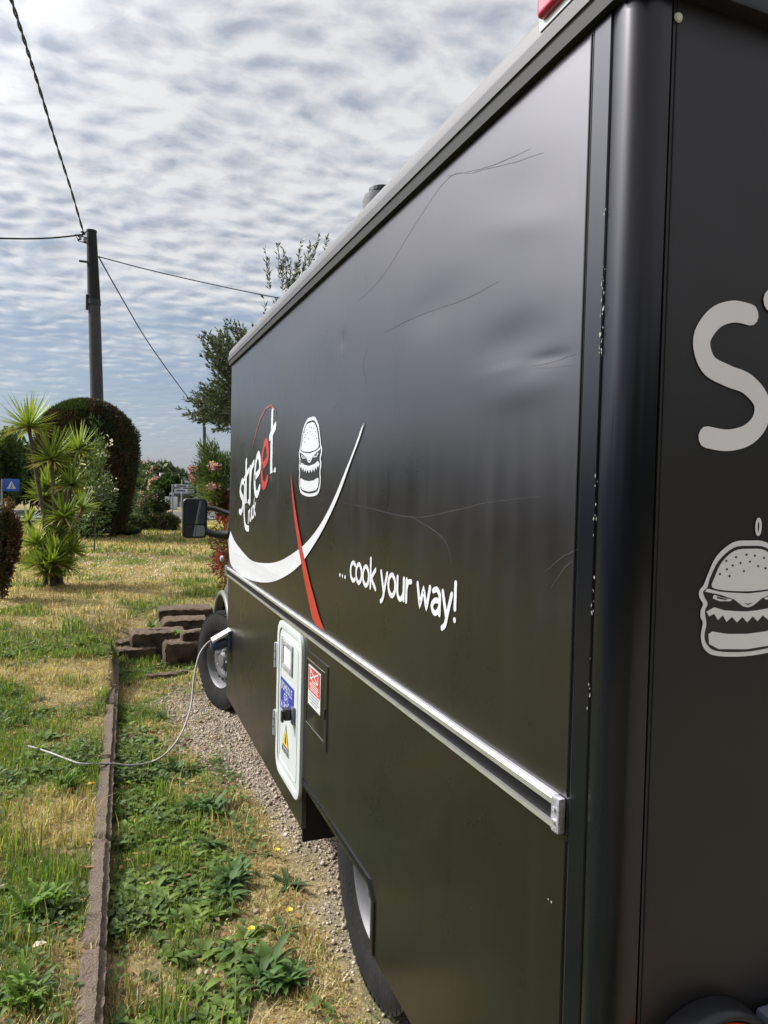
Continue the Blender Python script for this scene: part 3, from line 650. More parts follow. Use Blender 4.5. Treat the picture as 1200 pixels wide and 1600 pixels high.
def ribbon(P, w, closed=False):
    """outline polygon(s) of a stroke with round ends"""
    P = [Vector(p[:2]) for p in P]; n = len(P); L = []; Rr = []
    for i, p in enumerate(P):
        if closed: t = P[(i+1) % n]-P[i-1]
        else: t = P[min(i+1, n-1)]-P[max(i-1, 0)]
        t.normalize(); nn = Vector((-t.y, t.x)); ww = w[i] if hasattr(w, '__len__') else w
        L.append(p+nn*ww/2); Rr.append(p-nn*ww/2)
    if closed:
        return [[L[i], L[(i+1) % n], Rr[(i+1) % n], Rr[i]] for i in range(n)]
    def cap(p, a0):
        ww = (w[0] if hasattr(w, '__len__') else w)/2
        return [p+Vector((math.cos(a0-math.pi*k/6), math.sin(a0-math.pi*k/6)))*ww for k in range(1, 6)]
    te = (P[-1]-P[-2]); ts = (P[0]-P[1]); ae = math.atan2(te.y, te.x)+math.pi/2; as_ = math.atan2(ts.y, ts.x)+math.pi/2
    return [L+cap(P[-1], ae)+Rr[::-1]+cap(P[0], as_)]
GL = {
 'c': (.62, [('S', [(.56, .86), (.34, .97), (.10, .80), (.03, .5), (.10, .2), (.34, .03), (.57, .13)])]),
 'o': (.74, [('O', [(.34, .97), (.10, .80), (.03, .5), (.10, .2), (.34, .03), (.58, .2), (.65, .5), (.58, .8)])]),
 'k': (.64, [('L', [(.06, .03), (.06, 1.42)]), ('L', [(.55, .95), (.12, .5), (.58, .04)])]),
 'y': (.66, [('L', [(.03, .96), (.30, .08)]), ('S', [(.60, .96), (.36, .15), (.24, -.25), (.06, -.42)])]),
 'u': (.72, [('S', [(.06, .96), (.06, .3), (.22, .04), (.42, .08), (.58, .3)]), ('L', [(.60, .96), (.60, .05)])]),
 'r': (.46, [('L', [(.06, .04), (.06, .96)]), ('S', [(.08, .6), (.2, .88), (.42, .94)])]),
 'w': (1.02, [('L', [(.03, .96), (.24, .06), (.48, .86), (.72, .06), (.94, .96)])]),
 'a': (.68, [('S', [(.12, .88), (.35, .97), (.55, .80), (.57, .5), (.57, .05)]), ('S', [(.55, .55), (.25, .52), (.05, .28), (.2, .04), (.42, .1), (.56, .32)])]),
 's': (.56, [('S', [(.48, .86), (.27, .97), (.07, .78), (.22, .55), (.42, .38), (.42, .14), (.22, .03), (.02, .13)])]),
 't': (.50, [('S', [(.16, 1.35), (.16, .5), (.20, .12), (.36, .02), (.46, .08)]), ('L', [(.02, .92), (.42, .96)])]),
 'e': (.66, [('S', [(.08, .52), (.54, .54), (.50, .82), (.32, .97), (.11, .82), (.03, .5), (.12, .15), (.34, .03), (.56, .12)])]),
 '!': (.34, [('L', [(.12, .48), (.12, 1.42)]), ('L', [(.12, .06), (.12, .061)])]),
 '.': (.30, [('L', [(.10, .05), (.10, .051)])]),
 ' ': (.36, []),
 'A': (.8, [('L', [(.04, .0), (.34, 1.4), (.64, 0)]), ('L', [(.15, .45), (.53, .45)])]),
 'B': (.7, [('L', [(.05, 0), (.05, 1.4)]), ('S', [(.05, 1.4), (.4, 1.35), (.45, 1.0), (.3, .75), (.08, .72)]), ('S', [(.08, .70), (.4, .66), (.52, .35), (.4, .04), (.05, 0)])]),
 'O': (.8, [('O', [(.34, 1.4), (.08, 1.1), (.04, .7), (.08, .3), (.34, 0), (.6, .3), (.66, .7), (.6, 1.1)])]),
 'M': (.9, [('L', [(.04, 0), (.04, 1.4), (.38, .5), (.72, 1.4), (.72, 0)])]),
 'L': (.6, [('L', [(.05, 1.4), (.05, 0), (.48, 0)])]),
 'E': (.62, [('L', [(.5, 1.4), (.05, 1.4), (.05, 0), (.5, 0)]), ('L', [(.05, .7), (.42, .7)])]),
 'G': (.75, [('S', [(.56, 1.2), (.32, 1.4), (.06, 1.1), (.03, .7), (.08, .25), (.34, 0), (.58, .2), (.58, .6)]), ('L', [(.35, .62), (.6, .62)])]),
 'P': (.66, [('L', [(.05, 0), (.05, 1.4)]), ('S', [(.05, 1.4), (.42, 1.35), (.5, 1.02), (.4, .7), (.05, .65)])]),
 'R': (.7, [('L', [(.05, 0), (.05, 1.4)]), ('S', [(.05, 1.4), (.42, 1.35), (.5, 1.02), (.4, .7), (.05, .65)]), ('L', [(.28, .62), (.52, 0)])]),
 'D': (.75, [('L', [(.05, 0), (.05, 1.4)]), ('S', [(.05, 1.4), (.4, 1.3), (.58, .7), (.4, .1), (.05, 0)])]),
 'I': (.3, [('L', [(.1, 0), (.1, 1.4)])]),
 'N': (.76, [('L', [(.05, 0), (.05, 1.4), (.58, 0), (.58, 1.4)])]),
 'F': (.6, [('L', [(.5, 1.4), (.05, 1.4), (.05, 0)]), ('L', [(.05, .7), (.42, .7)])]),
}
def write(txt, mapf, size, wt, name, m, parent, fn, sx=1.0, track=.0, only=None):
    """mapf: (text x, text y) in metres -> panel coords; each glyph one part"""
    x = 0
    for i, ch in enumerate(txt):
        adv, st = GL[ch]
        if ch != ' ' and (only is None or only[i]):
            b = B()
            for k, (kd, P) in enumerate(st):
                if kd == 'L': Q = []
                if kd == 'L':
                    # split corners into separate overlapping-free pieces by keeping one mitred ribbon
                    Q = [Vector(p) for p in P]
                    Q = [a_.lerp(c_, k_/6) for a_, c_ in zip(Q[:-1], Q[1:]) for k_ in range(6)]+[Q[-1]]
                elif kd == 'S': Q = crom(P, 6)
                else: Q = crom(P, 6, True)
                Q = [Vector(((x+q[0])*sx*size, q[1]*size)) for q in Q]
                for poly in ribbon(Q, wt*size, kd == 'O'):
                    b.prism([mapf(p.x, p.y) for p in poly], (lambda u, v, h, k=k: fn(u, v, h+k*.00015)), .0005)
            b.build(name, m if not callable(m) else m(i), parent)
        x += adv+track
    return x*sx*size
# "... cook your way!" : reads from the front of the truck towards the rear (decreasing y)
txt = '... cook your way!'
tot = sum(GL[c][0]+.04 for c in txt)
# measured on the panel: dots begin y=2.31 z 1.31, exclamation mark ends y=1.436, its top z 1.391
sz = .062; sxx = (2.312-1.425)/(tot*sz)
lettering = put('lettering', bpy.data.meshes.new('lettering'), T) if False else None
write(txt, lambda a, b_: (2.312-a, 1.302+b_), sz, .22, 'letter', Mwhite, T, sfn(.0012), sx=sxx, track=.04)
# smile shaped swoosh traced on the panel
outer = [(358, 843), (361, 880), (375, 897), (395, 907), (420, 910), (445, 902), (468, 885), (485, 862), (505, 828), (530, 775), (550, 720), (563, 685), (570, 661)]
inner = [(566, 668), (555, 700), (540, 738), (520, 785), (500, 822), (480, 848), (462, 863), (440, 876), (418, 880), (395, 876), (378, 860), (367, 845), (361, 830)]
outer = [side(*p) for p in outer]; inner = [side(*p) for p in inner]
so = [(p.x, p.y) for p in crom([(*p, 0) for p in outer], 4)]; si = [(p.x, p.y) for p in crom([(*p, 0) for p in inner], 4)]
def clampy(P): return [(min(a, YF-.004), b_) for a, b_ in P]
decal('white_swoosh', [clampy(so+si)], sfn(.0032), Mwhite, T)
# red streak, thin at the top
rs = [(457, 742), (460, 775), (465, 815), (472, 860), (482, 910), (495, 965), (502, 990)]
wpx = [.5, 2.5, 4, 5.5, 7.5, 11, 13]
lo = [side(x-w_/2, y) for (x, y), w_ in zip(rs, wpx)]; hi = [side(x+w_/2, y) for (x, y), w_ in zip(rs, wpx)]
decal('red_streak', [[(a, max(b_, ZR1+.016)) for a, b_ in lo+hi[::-1]]], sfn(.0042), Mred, T)
arc = [(395, 700), (400, 678), (407, 655), (416, 638), (424, 633), (431, 640), (434, 655)]
aw = [.004, .012, .014, .012, .010, .008, .003]
ap = [Vector(side(*p)) for p in arc]; 
decal('red_arc', [[tuple(q) for q in poly] for poly in ribbon(ap, aw)], sfn(.0012), mat('faded_red_print', (.20, .05, .045), .45), T)
# "street" rising to the right above a small "truck"
P0 = Vector(side(374, 805)); P1 = Vector(side(432, 742)); dirv = (P1-P0)
sw = sum(GL[c][0]+.05 for c in 'street'); szs = .185; shear = .0
def smap(a, b_):
    t = a/(sw*szs); q = P0+dirv*t
    return (q.x, q.y+b_*(1+.35*t))
Mredm = mat('dark_red_print', (.36, .03, .03), .4)
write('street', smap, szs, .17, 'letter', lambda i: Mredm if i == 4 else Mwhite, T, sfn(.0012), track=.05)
P2 = Vector(side(388, 818)); P3 = Vector(side(400, 805)); tw = sum(GL[c][0] for c in 'ruck')*.07
write('ruck', lambda a, b_: ((P2+(P3-P2)*(a/tw)).x, (P2+(P3-P2)*(a/tw)).y+b_), .07, .2, 'small_letter', Mwhite, T, sfn(.0012))
tp = [side(383, 760), side(382, 800), side(384, 822), side(389, 826)]
decal('tall_letter', [[tuple(q) for q in poly] for poly in ribbon([Vector(p) for p in crom([(*p, 0) for p in tp], 5)], .035)], sfn(.0022), Mwhite, T)
# burger emblem in unit coordinates (x -1..1, y 0..1)
def burger(mapf, fn, d0, parent, Mwhite):
    sym = lambda P: P+[(-x, y) for x, y in P[::-1] if abs(x) > 1e-6]
    def lay(name, P, m, k, smooth=True):
        Q = [(p.x, p.y) for p in crom([(*p, 0) for p in P], 4, True)] if smooth else P
        decal(name, [[mapf(*q) for q in Q]], (lambda u, v, h: fn(u, v, h+k*.0007)), m, e)
    e = decal('burger_emblem', [[mapf(p.x, p.y) for p in crom([(*p, 0) for p in sym([(0, 1), (-.35, .985), (-.68, .87), (-.86, .70), (-.92, .63), (-1.0, .585), (-1.0, .53), (-.92, .47), (-.96, .42), (-.96, .36), (-.91, .31), (-.94, .2), (-.86, .09), (-.62, .025), (0, 0)])], 4, True)]], fn, Mwhite, parent)
    lay('emblem_ground', sym([(0, .955), (-.34, .94), (-.64, .83), (-.80, .69), (-.85, .61), (-.93, .575), (-.90, .53), (-.83, .47), (-.88, .41), (-.84, .30), (-.87, .2), (-.80, .12), (-.6, .065), (0, .04)]), Mink, 1)
    lay('top_bun', sym([(0, .93), (-.32, .915), (-.58, .82), (-.72, .69), (-.76, .61), (-.5, .580), (-.2, .568), (0, .565)]), Mwhite, 2)
    lay('cheese', sym([(0, .545), (-.3, .555), (-.6, .57), (-.86, .60), (-.90, .575), (-.6, .545), (-.30, .50), (-.10, .435), (0, .425)]), Mwhite, 2, False)
    lay('nose_mark', [(-.09, .465), (0, .445), (.09, .465), (0, .455)], Mink, 3, False)
    for s in (-1, 1):
        lay('eye', [(s*.72, .545), (s*.74, .515), (s*.60, .49), (s*.38, .485), (s*.34, .50), (s*.55, .52)], Mwhite, 2, False)
        lay('eye_slit', [(s*.66, .53), (s*.66, .515), (s*.50, .50), (s*.42, .503), (s*.54, .514)], Mink, 3, False)
    top = [(-.86, .405), (-.7, .44), (-.5, .41), (-.2, .395), (0, .39), (.2, .395), (.5, .41), (.7, .44), (.86, .405)]
    bot = [(.80, .365), (.70, .385), (.62, .33), (.52, .37), (.44, .31), (.33, .35), (.22, .30), (.11, .345), (0, .295), (-.11, .345), (-.22, .30), (-.33, .35), (-.44, .31), (-.52, .37), (-.62, .33), (-.70, .385), (-.80, .365)]
    lay('lettuce', top+bot, Mwhite, 2, False)
    lay('bottom_bun', sym([(0, .195), (-.4, .205), (-.72, .235), (-.80, .215), (-.78, .13), (-.58, .082), (0, .062)]), Mwhite, 2, False)
    random.seed(3)
    seeds = [(-.62, .72), (-.48, .76), (-.50, .83), (-.36, .79), (-.30, .86), (-.2, .81), (-.12, .74), (-.08, .88), (.0, .82), (.1, .87), (.18, .78), (.3, .85), (.34, .76), (.48, .80), (-.42, .70), (.55, .72)]
    b = B()
    for sx_, sy_ in seeds:
        b.prism([mapf(sx_+.022*math.cos(a*math.pi/3), sy_+.010*math.sin(a*math.pi/3)) for a in range(6)], lambda u, v, h: fn(u, v, h+.0021), .0005)
    tag(b.build('sesame_seeds', Mink, e), kind='stuff')
bc = side(485, 715); bl = side(468, 715); brr = side(503, 715); bt = side(486, 652); bb_ = side(484, 776)
burger(lambda x, y: (bc[0]-x*(bl[0]-brr[0])/2, bb_[1]+(bt[1]-bb_[1])*y), sfn(.0012), 0, T, Mwhite)
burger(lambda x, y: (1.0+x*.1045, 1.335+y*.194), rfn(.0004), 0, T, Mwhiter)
# small ring over the rear burger
ringp = [(1.018+.0045*math.cos(a), 1.552+.013*math.sin(a)) for a in np.linspace(0, 2*math.pi, 21)[:-1]]
decal('steam_mark', [[tuple(q) for q in p] for p in ribbon([Vector(p) for p in ringp], .005, True)], rfn(.0005), Mwhiter, T)
# big S and start of T on the rear, in measured panel coordinates
Sp = [(1172, 492), (1145, 487), (1116, 498), (1096, 531), (1106, 569), (1136, 587), (1167, 600), (1189, 627), (1187, 658), (1167, 680), (1136, 688), (1104, 683)]
sp = crom([(*rear(*p), 0) for p in Sp], 6)
decal('letter', [[tuple(q) for q in p] for p in ribbon([Vector(p[:2]) for p in sp], .035)], rfn(.0004), Mwhiter, T)
tp = [rear(1262, 430), rear(1262, 560), rear(1268, 660), rear(1295, 690)]; tp2 = [rear(1205, 470), rear(1330, 462)]
decal('letter', [[tuple(q) for q in p] for p in ribbon([Vector(p) for p in crom([(*p, 0) for p in tp], 5)], .04)]+[], rfn(.0004), Mwhiter, T)
decal('letter', [[tuple(q) for q in p] for p in ribbon([Vector(tp2[0]), Vector(((tp2[0][0]+tp2[1][0])/2, tp2[0][1])), Vector(tp2[1])], .038)], rfn(.0011), Mwhiter, T)
# scratches and chips (thin slivers of real thickness)
def scratch(P, w_, m, fn, mp):
    b = B(); Q = crom([(*mp(*p), 0) for p in P], 5)
    Q = [Vector((q.x, q.y+random.uniform(-.0007, .0007))) for q in Q]
    ww = [w_*(.35+.65*math.sin(math.pi*min(.95, max(.05, i/(len(Q)-1))))) for i in range(len(Q))]
    for p in ribbon(Q, ww): b.prism([tuple(q) for q in p], fn, .0002)
    b.build('scratch', m, T)
SC = [([(560, 470), (600, 430), (690, 290), (740, 270), (800, 255), (850, 238)], 1), ([(700, 275), (760, 262), (830, 233)], 1), ([(500, 780), (560, 790), (640, 808), (700, 800), (760, 786), (850, 775)], 0), ([(640, 806), (690, 840), (705, 880)], 0),
      ([(575, 540), (567, 570), (572, 600)], 1), ([(340, 280)]*2, 1), ([(830, 572), (860, 566), (900, 553)], 0), ([(835, 575), (865, 574), (898, 570)], 0), ([(525, 538), (535, 532), (548, 530)], 0), ([(535, 520), (536, 540)], 0),
      ([(850, 895), (880, 870), (905, 858)], 0), ([(860, 920), (885, 885), (900, 875)], 0), ([(600, 520), (660, 490), (720, 470), (780, 440)], 1), ([(520, 640), (526, 632)], 1)]
for P, dk in SC:
    if len(set(P)) < 2: continue
    scratch(P, .0007 if not dk else .0007, Mscrd if dk else Mscr, sfn(.0006), side)
def chips(pts, pl, name, m):
    b = B()
    for x, y, r in pts:
        c = pl(x, y); k = random.randint(5, 8); a0 = random.random()*6
        b.prism([(c[0]+r*random.uniform(.4, 1)*math.cos(a0+6.283*i/k), c[1]+r*random.uniform(.6, 2.2)*math.sin(a0+6.283*i/k)) for i in range(k)], (lambda u, v, h: (SX-.0024-h, u, v)), .0003)
    b.build(name, m, T)
random.seed(5)
# chips run down the edge of the post flange
pc = []
for y0, y1, n_ in [(418, 560, 26), (735, 960, 16), (330, 350, 3), (990, 1120, 6)]:
    for _ in range(n_): pc.append((side(0, 0)[0], 0, 0)) if False else pc.append((.955+random.uniform(-.0045, .0035), side(938, random.uniform(y0, y1))[1], random.uniform(.0005, .0022)))
b = B()
for yy, zz, r in pc:
    k = 6; b.prism([(yy+r*random.uniform(.3, 1)*math.cos(6.283*i/k), zz+r*random.uniform(.8, 2.6)*math.sin(6.283*i/k)) for i in range(k)], lambda u, v, h: (SX-.0026-h, u, v), .0003)
tag(b.build('paint_chips', Mchip, T), kind='stuff')
b = B()
for px, py, r in [(862, 1410, .003), (857, 1405, .0015), (737, 1418, .0012), (571, 1113, .0012)]:
    c = side(px, py); b.prism([(c[0]+r*random.uniform(.4, 1)*math.cos(6.283*i/6), c[1]+r*random.uniform(.6, 1.6)*math.sin(6.283*i/6)) for i in range(6)], lambda u, v, h: (SX-.0006-h, u, v), .0002)
tag(b.build('paint_chips', Mchip, T), kind='stuff')
B().lathe([(.0001, .004), (.006, .003), (.008, 0)], (SX+.068, RY-.0, rear(1020, 14)[1]), (0, -1, 0), 10).build('rivet', Mcream, T, fix=False)
# ------------- gas locker door (white frame with inner door, hinges, grille, plates, latch)
def rrect(y0, y1, z0, z1, r, n=7):
    P = []
    for cy, cz, a in ((y1-r, z1-r, 0), (y0+r, z1-r, 90), (y0+r, z0+r, 180), (y1-r, z0+r, 270)):
        for k in range(n+1): t = R_(a+90*k/n); P.append((cy+r*math.cos(t), cz+r*math.sin(t)))
    return P
DY0, DY1, DZ0, DZ1 = 2.735, 3.165, .325, 1.008
def ring(outer, inner, x0, x1, name, m, parent, bev=.003):
    n = len(outer); V = []; F = []
    for P, x in ((outer, x1), (outer, x0), (inner, x0), (inner, x1)): V += [(x, a, b_) for a, b_ in P]
    for k in range(3): F += [(k*n+i, k*n+(i+1) % n, (k+1)*n+(i+1) % n, (k+1)*n+i) for i in range(n)]
    b = B(); b.add(V, F); return b.build(name, m, parent, bevel=bev)
door = ring(rrect(DY0, DY1, DZ0, DZ1, .075), rrect(DY0+.032, DY1-.032, DZ0+.032, DZ1-.032, .05), SX-.014, SX+.001, 'locker_frame', Mwhite2, T)
d2 = B(); d2.prism(rrect(DY0+.036, DY1-.036, DZ0+.036, DZ1-.036, .047), lambda u, v, h: (SX-.009+h, u, v), .009); d2 = d2.build('locker_door', Mwhite2, T, bevel=.002)
ring(rrect(DY0+.062, DY1-.062, DZ0+.062, DZ1-.062, .03), rrect(DY0+.068, DY1-.068, DZ0+.068, DZ1-.068, .026), SX-.011, SX-.0085, 'door_rib', Mwhite2, d2, .0008)
for pz in (1022, 1130):
    z = side(436, pz)[1]
    h_ = B().box(SX-.017, SX-.003, DY1-.012, DY1+.035, z-.055, z+.055).build('hinge', Mhinge, T, bevel=.003)
    B().tube([(SX-.019, DY1+.012, z-.056), (SX-.019, DY1+.012, z+.056)], .006, 10).build('hinge_barrel', Mhinge, h_, auto=40)
    for k in (-.018, .018): B().box(SX-.0262, SX-.0175, DY1+.004, DY1+.02, z+k-.001, z+k+.001).build('hinge_gap', Mblk, h_)
# louvred grille
gy0, gz1 = side(462, 1003); gy1, _ = side(446, 1000); gz0 = side(455, 1052)[1]; gz1 = side(455, 1005)[1]
gf = ring(rrect(gy0, gy1, gz0, gz1, .004, 2), rrect(gy0+.022, gy1-.022, gz0+.022, gz1-.022, .003, 2), SX-.016, SX-.009, 'vent_grille', Mgalv, d2, .0015)
B().box(SX-.0095, SX-.0088, gy0+.02, gy1-.02, gz0+.02, gz1-.02).build('grille_back', Mblk, gf)
for k in range(11):
    z = gz0+.028+(gz1-gz0-.056)*k/10
    B().add([(SX-.010, gy0+.024, z+.001), (SX-.013, gy0+.024, z-.0025), (SX-.010, gy1-.024, z+.001), (SX-.013, gy1-.024, z-.0025), (SX-.0096, gy0+.024, z+.0), (SX-.0096, gy1-.024, z+.0)], [(0, 1, 3, 2), (1, 4, 5, 3)]).build('louvre', Mwhite, gf, fix=False)
# blue gas plate
by1 = side(443, 1062)[0]; by0 = side(463, 1075)[0]; bz1 = side(453, 1067)[1]; bz0 = side(453, 1118)[1]
plate = B().box(SX-.0115, SX-.0088, by0, by1, bz0, bz1).build('gas_plate', Mblue, d2)
W_ = by1-by0; Hh = bz1-bz0
for s_, row in (('BOMBOLE', .68), ('GPL', .38), ('A BORDO', .08)):
    tw = sum(GL[c][0]+.12 for c in s_); sz_ = Hh*.155; wid = W_*(.86 if len(s_) > 3 else .42)
    x_off = (W_-wid)/2
    write(s_, (lambda a, b_, x_off=x_off, row=row: (by1-x_off-a, bz0+Hh*row+b_)), sz_, .22, 'plate_letter', Mwhite, d2, (lambda u, v, h: (SX-.0118-h, u, v)), sx=wid/(tw*sz_), track=.12)
# warning triangle with flame, and the line below it
tc_ = side(450, 1150); th_ = .052
tri = [(tc_[0]+.058, tc_[1]-th_), (tc_[0]-.058, tc_[1]-th_), (tc_[0], tc_[1]+th_)]
tb = decal('warning_sign', [tri], lambda u, v, h: (SX-.0095-h, u, v), Mink, d2)
tri2 = [(tc_[0]+.047, tc_[1]-th_+.008), (tc_[0]-.047, tc_[1]-th_+.008), (tc_[0], tc_[1]+th_-.014)]
decal('warning_field', [tri2], lambda u, v, h: (SX-.0102-h, u, v), Myel, d2)
fl = [(0, -.036), (.012, -.03), (.014, -.016), (.006, -.004), (.004, .014), (-.004, .002), (-.010, -.012), (-.012, -.026)]
decal('flame_mark', [[(tc_[0]-a, tc_[1]+b_) for a, b_ in fl]], lambda u, v, h: (SX-.0109-h, u, v), Mink, d2)
tz = side(452, 1178)[1]; s_ = 'INFIAMMABILE'; tw = sum(GL[c][0]+.1 for c in s_); sz_ = .015
write(s_, lambda a, b_: (tc_[0]+.07-a, tz-.01+b_), sz_, .2, 'plate_letter', Mgreyp, d2, (lambda u, v, h: (SX-.0095-h, u, v)), sx=.14/(tw*sz_), track=.1)
# latch
ly, lz = side(463, 1117)
lt = B().box(SX-.022, SX-.009, ly-.022, ly+.012, lz-.035, lz+.035).build('latch_plate', mat('latch_grey', (.10, .11, .15), .4), T, bevel=.003)
B().box(SX-.050, SX-.022, ly-.004, ly+.038, lz-.022, lz+.026).build('latch_knob', Mblk, T, bevel=.006)
B().box(SX-.060, SX-.050, ly+.004, ly+.028, lz-.030, lz+.018).build('latch_lever', Mblk, T, bevel=.004)
# ------------- black access hatch with sticker
HY0, HY1, HZ0, HZ1 = 2.412, 2.712, .655, .965
hf = ring(rrect(HY0, HY1, HZ0, HZ1, .006, 2), rrect(HY0+.030, HY1-.030, HZ0+.030, HZ1-.030, .004, 2), SX-.004, SX+.001, 'hatch_frame', Mpaint, T, .001)
hd = B().box(SX-.003, SX+.001, HY0+.033, HY1-.033, HZ0+.033, HZ1-.033).build('hatch_door', Mpaint, T, bevel=.001)
for a in (HZ0+.030, HZ1-.030): B().box(SX-.0052, SX-.0042, HY0+.03, HY1-.03, a-.001, a+.001).build('hatch_edge_line', Malu, hf)
B().box(SX-.009, SX-.003, HY0+.012, HY0+.024, .77, .81).build('hatch_handle', Mblk, hf, bevel=.002)
sy1, sz1 = side(484, 1036); sy0, sz1b = side(503, 1052); szb = side(484, 1099)[1]; szt = side(484, 1037)[1]
stk = B().box(SX-.0042, SX-.003, sy0, sy1, szb, szt).build('sticker', Mwhite, hd)
sW, sH = sy1-sy0, szt-szb
B().box(SX-.0048, SX-.0043, sy0+.006, sy1-.006, szb+sH*.36, szt-.006).build('sticker_field', Mred2, hd)
B().box(SX-.0052, SX-.0049, sy0+sW*.18, sy1-sW*.18, szb+sH*.66, szb+sH*.68).build('pictogram_line', Mwhite, hd)
for s in (0, 1):
    a = [(sy0+sW*.18, szb+sH*(.68 if s else .93)), (sy1-sW*.18, szb+sH*(.93 if s else .68))]
    decal('pictogram_line', [[tuple(q) for q in p] for p in ribbon([Vector(a[0]), (Vector(a[0])+Vector(a[1]))/2, Vector(a[1])], .006)], (lambda u, v, h, s=s: (SX-.0055-s*.0006-h, u, v)), Mwhite, hd, .0003)
for y_ in (sy0+sW*.2, sy1-sW*.2): B().box(SX-.0052, SX-.0049, y_-.003, y_+.003, szb+sH*.68, szb+sH*.93).build('pictogram_line', Mwhite, hd)
for k, wq in enumerate((.35, .7, .75, .6, .75)):
    z = szb+sH*(.61-.05*k); B().box(SX-.0052, SX-.0049, sy0+sW*(.5-wq/2), sy0+sW*(.5+wq/2), z, z+sH*.022).build('print_line', Mwhite, hd)
for k, wq in enumerate((.8, .7, .8, .55)):
    z = szb+sH*(.29-.07*k); B().box(SX-.0047, SX-.0043, sy0+sW*(.5-wq/2), sy0+sW*(.5+wq/2), z, z+sH*.025).build('print_line', Mgreyp, hd)
ry_, rz_ = side(508, 1150)
B().lathe([(.0001, .003), (.004, .003), (.005, 0)], (SX, ry_, rz_), (-1, 0, 0), 10).build('screw', Malu, T, fix=False)
# ------------- power inlet
INY, INZ = 4.56, .625
B().box(SX-.02, SX, INY-.055, INY+.055, INZ-.075, INZ+.055).build('inlet_base', mat('inlet_blue_grey', (.05, .07, .12), .4), T, bevel=.006)
fb_ = B(); fb_.tube([(SX-.02, INY, INZ-.02), (SX-.115, INY, INZ-.05)], [.032, .030], 16); fb_.build('inlet_socket', mat('plug_blue', (.03, .05, .11), .4), T, auto=50)
p_a = at(360, 984, 4.56); p_b = at(331, 1001, 4.56)
fl_ = B(); dd = (p_b-p_a); ax = Vector((0, 1, 0)); nn = dd.cross(ax).normalized()
q = [p_a-ax*.05, p_b-ax*.05, p_b+ax*.05, p_a+ax*.05]; fl_.add([a+nn*.008 for a in q]+[a-nn*.008 for a in q], [(0, 1, 2, 3), (7, 6, 5, 4), (0, 4, 5, 1), (1, 5, 6, 2), (2, 6, 7, 3), (3, 7, 4, 0)])
fl_.build('inlet_flap', Mcream, T, bevel=.005)
# ------------- cab
def cabx(y, z): return .800+.0*y+max(0, z-.85)*.17+max(0, y-5.45)**2*.30+.02*max(0, .5-z)
WY, WZ, WR = 5.16, .36, .345
Pc = [(YF-.01, .26)]
for k in range(13):
    a = math.pi-math.pi*k/12; 
for k in range(15):
    a = math.pi*(1-k/14); Pc.append((WY+.43*math.cos(a), max(.26, WZ+.03+.43*math.sin(a))))
Pc += [(6.15, .26), (6.28, .5), (6.25, .95), (6.05, 1.12), (5.75, 1.22), (5.2, 1.95), (4.9, 2.05), (YF-.01, 2.05)]
def dens(P, s=.08):
    out = []
    for i, p in enumerate(P):
        q = P[(i+1) % len(P)]; n_ = max(1, int(math.hypot(q[0]-p[0], q[1]-p[1])/s))
        out += [(p[0]+(q[0]-p[0])*k/n_, p[1]+(q[1]-p[1])*k/n_) for k in range(n_)]
    return out
Pd = dens(Pc)
for s_, nm in ((1, 'cab_side'), (-1, 'cab_side')):
    f_ = (lambda u, v, h: (cabx(u, v)+h, u, v)) if s_ == 1 else (lambda u, v, h: (3.60-cabx(u, v)-h, u, v))
    B().prism(Pd, f_, .03).build(nm, Mrearp if s_ < 0 else mat('cab_grey_paint', (.06, .06, .055), .35), T, auto=40)
# cab roof, windscreen, bonnet, front
def strip(name, prof, m):
    V = []; 
    for y_, z_ in prof: xl = cabx(y_, z_)+.006; V += [(xl, y_, z_), (3.60-xl, y_, z_)]
    F = [(2*i, 2*i+1, 2*i+3, 2*i+2) for i in range(len(prof)-1)]; from_py(name, V, F, m, T, auto=40)
Mcab = mat('cab_dark_paint', (.03, .03, .03), .35)
strip('cab_roof', [(YF-.01, 2.05), (4.9, 2.05), (5.2, 1.95)], Mcab); strip('windscreen', [(5.2, 1.95), (5.45, 1.6), (5.75, 1.22)], Mglass)
strip('bonnet', [(5.75, 1.22), (6.05, 1.12), (6.25, .95)], Mcab); strip('front_bumper', [(6.25, .95), (6.28, .5), (6.15, .26)], Mblk)
# side window and door line
Pw = [(4.78, 1.25), (5.50, 1.25), (5.12, 1.85), (4.78, 1.88)]
B().prism(dens(Pw), lambda u, v, h: (cabx(u, v)-.004+h, u, v), .006).build('side_window', Mglass, T)
B().tube([(cabx(y_, z_)-.001, y_, z_) for y_, z_ in ((4.74, .55), (4.74, 1.2), (4.75, 1.95))], .004, 5).build('door_seam', Mrub, T)
b = B(); b.tube([(cabx(WY, WZ)-.012, WY+.435*math.cos(a), WZ+.03+.435*math.sin(a)) for a in np.linspace(-.1, math.pi+.1, 22)], .022, 8); b.build('fender_flare', mat('fender_grey', (.13, .13, .125), .45), T, auto=60)
dh = B().box(cabx(4.85, 1.0)-.03, cabx(4.85, 1.0)-.005, 4.80, 4.94, 1.02, 1.05).build('door_handle', Mblk, T, bevel=.006)
k_ = at(341, 873, 5.45); B().lathe([(.0001, .03), (.02, .025), (.026, .01), (.02, 0)], (cabx(5.45, k_.z)-.002, 5.45, k_.z), (-1, 0, 0), 14).build('side_repeater', mat('repeater_grey', (.4, .4, .4), .3), T, auto=50, fix=False)
for py_, m_, hh in ((906, Mred, .03), (917, Mwhite, .05), (929, Mwhite, .02)):
    p_ = at(350, py_, 4.85); B().box(cabx(4.85, p_.z)-.003, cabx(4.85, p_.z)-.001, 4.76, 4.90, p_.z-hh/2, p_.z+hh/2).build('door_sticker', m_, T)
